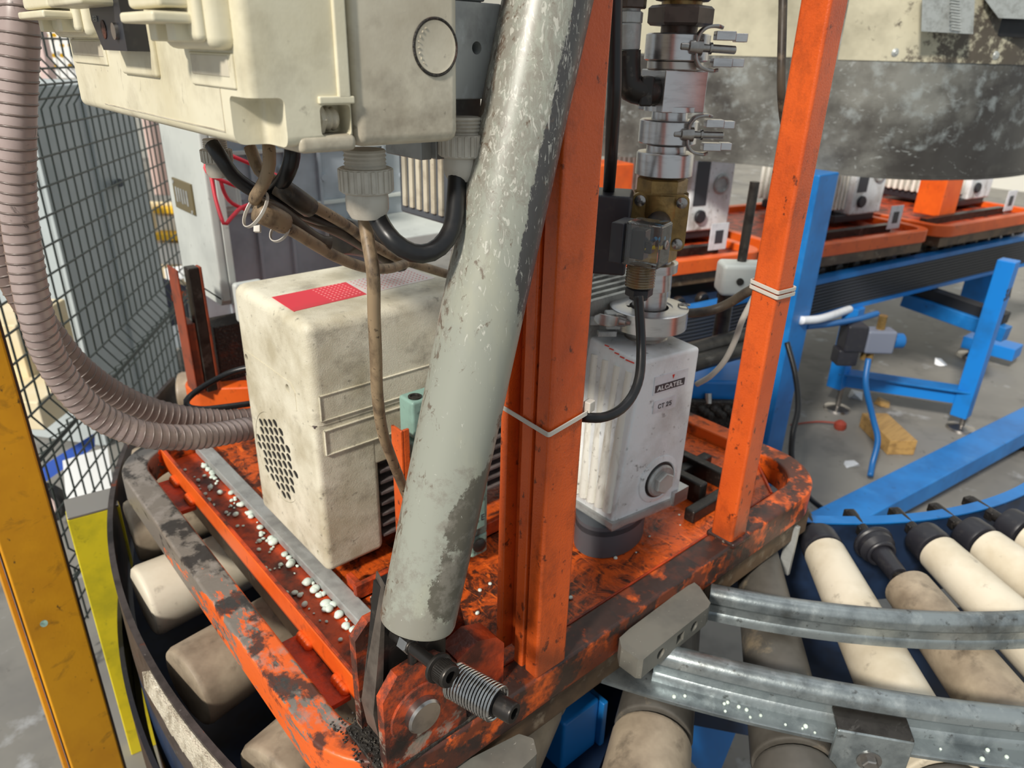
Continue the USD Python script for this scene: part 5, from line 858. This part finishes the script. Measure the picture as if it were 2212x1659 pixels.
A0, A1 = V(.352, 2.205, 0), V(.665, 2.437, 0); cdv = unit(A1 - A0); cn = np.cross(cdv, Zv)
t = thing('grey_cabinet', 'plain grey metal cabinet standing behind the mesh fence', 'cabinet', (A0 + A1) / 2)
part(t, 'body', obox((A0 + A1) / 2 - cn * .21 + Zv * .5, Zv, np.linalg.norm(A1 - A0), .40, 1.0, .006, u=cdv), 'cabinet_grey'); part(t, 'door_edge', [obox(A0 + cdv * .008 + cn * -.006 + Zv * .5, Zv, .012, .012, .99, .002, u=cdv), obox((A0 + A1) / 2 + cn * -.006 + Zv * .5, Zv, .004, .012, .97, .001, u=cdv)], 'cabinet_grey'); part(t, 'lock', cyl(pw(258, 395, 2.1), pw(258, 395, 2.05), .012), 'dark_foot')
t = thing('shelf_rack', 'white shelf rack with yellow edged boards, left of the grey cabinet behind the fence', 'shelf', pw(80, 600, 2.9) * V(1, 1, 0))
for y in (355, 475, 560, 668): part(t, 'shelf_board', vbox(-60, y, 160, y + 14, 2.9, .4), 'yellow_tag' if y < 500 else 'cardboard')
part(t, 'upright', [vbox(140, -100, 158, 900, 2.86, .05), vbox(118, 560, 132, 800, 2.7, .05)], 'pinkish'); part(t, 'back_board', vbox(-120, -60, 170, 900, 3.4, .02), 'wall_grey')
for k in range(5): part(t, 'perforated_strip', vbox(76 + 17 * k, -40, 90 + 17 * k, 170, 2.8, .01, .001), 'tote_white')
part(t, 'yellow_dot', [cyl(pw(83 + 17 * k, 10 + 22 * j, 2.795), pw(83 + 17 * k, 10 + 22 * j, 2.79), .008, n=8) for k in range(5) for j in range(7) if (k + j) % 3], 'yellow_tag', kind='stuff')
for y0_, y1_, y2_, dd_, lb in ((395, 455, 374, 2.60, 'white tote box with blue lid on the shelf behind the fence, upper one'), (470, 540, 453, 2.60, 'white tote box with blue rim on the shelf behind the fence, lower one')):
    t = thing('tote', lb, 'box', pw(95, y1_, dd_)); part(t, 'body', vbox(62, y0_, 126, y1_, dd_, .2, .01), 'tote_white'); part(t, 'lid', vbox(56, y2_, 132, y0_ + 3, dd_ - .02, .24, .008), 'tote_blue', 'blue lid')
obj('red_box', vbox(128, 575, 148, 668, 2.92, .2), 'red_box', 'brown red box standing upright left of the grey cabinet', 'box'); obj('cardboard_box', vbox(-60, 690, 52, 850, 1.7, .2), 'cardboard', 'pale cardboard box low behind the fence and hoses', 'box'); obj('cardboard_box', vbox(-80, 860, 90, 935, 1.62, .15), 'cardboard', 'wide beige carton near the floor behind the fence', 'box')
obj('blue_tray', hull([V(*p) for p in (pw(40, 1040, 1.78), pw(200, 938, 1.84), pw(205, 965, 1.84), pw(50, 1075, 1.78), pw(70, 1020, 1.88), pw(205, 935, 1.92))]), 'tote_blue', 'blue plastic tray edge low behind the fence, left of the carrier corner', 'tray')
obj('white_sack', hull([pw(x, y, d) for x, y, d in ((135, 995, 1.60), (232, 965, 1.66), (246, 1060, 1.62), (145, 1100, 1.58), (190, 980, 1.73), (215, 1090, 1.70))]), 'tote_white', 'white sack behind the fence above the yellow column', 'sack')
q = pw(100, 1085, 1.75); t = thing('castor', 'castor wheel with a pale hub behind the fence', 'wheel', q - Zv * .05); part(t, 'tyre', cyl(q + ft_ * .015, q - ft_ * .015, .052, b=.006), 'black_rubber'); part(t, 'hub', cyl(q + ft_ * .018, q - ft_ * .018, .034, b=.003), 'pinkish')
t = thing('shelf_rack', 'cream shelves with yellow edges behind the fence, right of the grey cabinet', 'shelf', pw(360, 620, 3.1) * V(1, 1, 0))
part(t, 'panel', vbox(318, 230, 400, 430, 3.15, .03), 'pinkish'); part(t, 'panel', vbox(335, 430, 420, 640, 3.15, .03), 'cardboard')
for y in (448, 506, 640): part(t, 'shelf_board', vbox(330, y, 410, y + 15, 3.05, .1), 'yellow_tag')
part(t, 'goods', [vbox(338, 464, 405, 505, 3.1, .1), vbox(338, 522, 405, 575, 3.1, .1)], 'tote_white')
obj('dark_cloth', hull([pw(x, y, d) for x, y, d in ((352, 600, 2.75), (402, 618, 2.75), (412, 700, 2.7), (366, 705, 2.7), (380, 640, 2.9))]), 'cloth_dark', 'heap of dark cloth behind the fence beside the rusty post', 'cloth'); obj('orange_rag', hull([pw(x, y, 2.62) for x, y in ((368, 632), (405, 628), (412, 644), (372, 650))] + [pw(390, 640, 2.68)]), 'orange', 'small bright orange rag on the dark cloth', 'rag'); obj('white_bag', hull([pw(x, y, d) for x, y, d in ((370, 705, 2.65), (420, 690, 2.65), (425, 745, 2.6), (378, 752, 2.6), (400, 720, 2.8))]), 'tote_white', 'white bag below the dark cloth behind the fence', 'bag'); obj('white_bag', hull([pw(x, y, d) for x, y, d in ((355, 580, 2.8), (405, 572, 2.8), (410, 600, 2.8), (360, 608, 2.8), (385, 590, 2.95))]), 'tote_white', 'crumpled white bag lying on top of the dark cloth', 'bag')
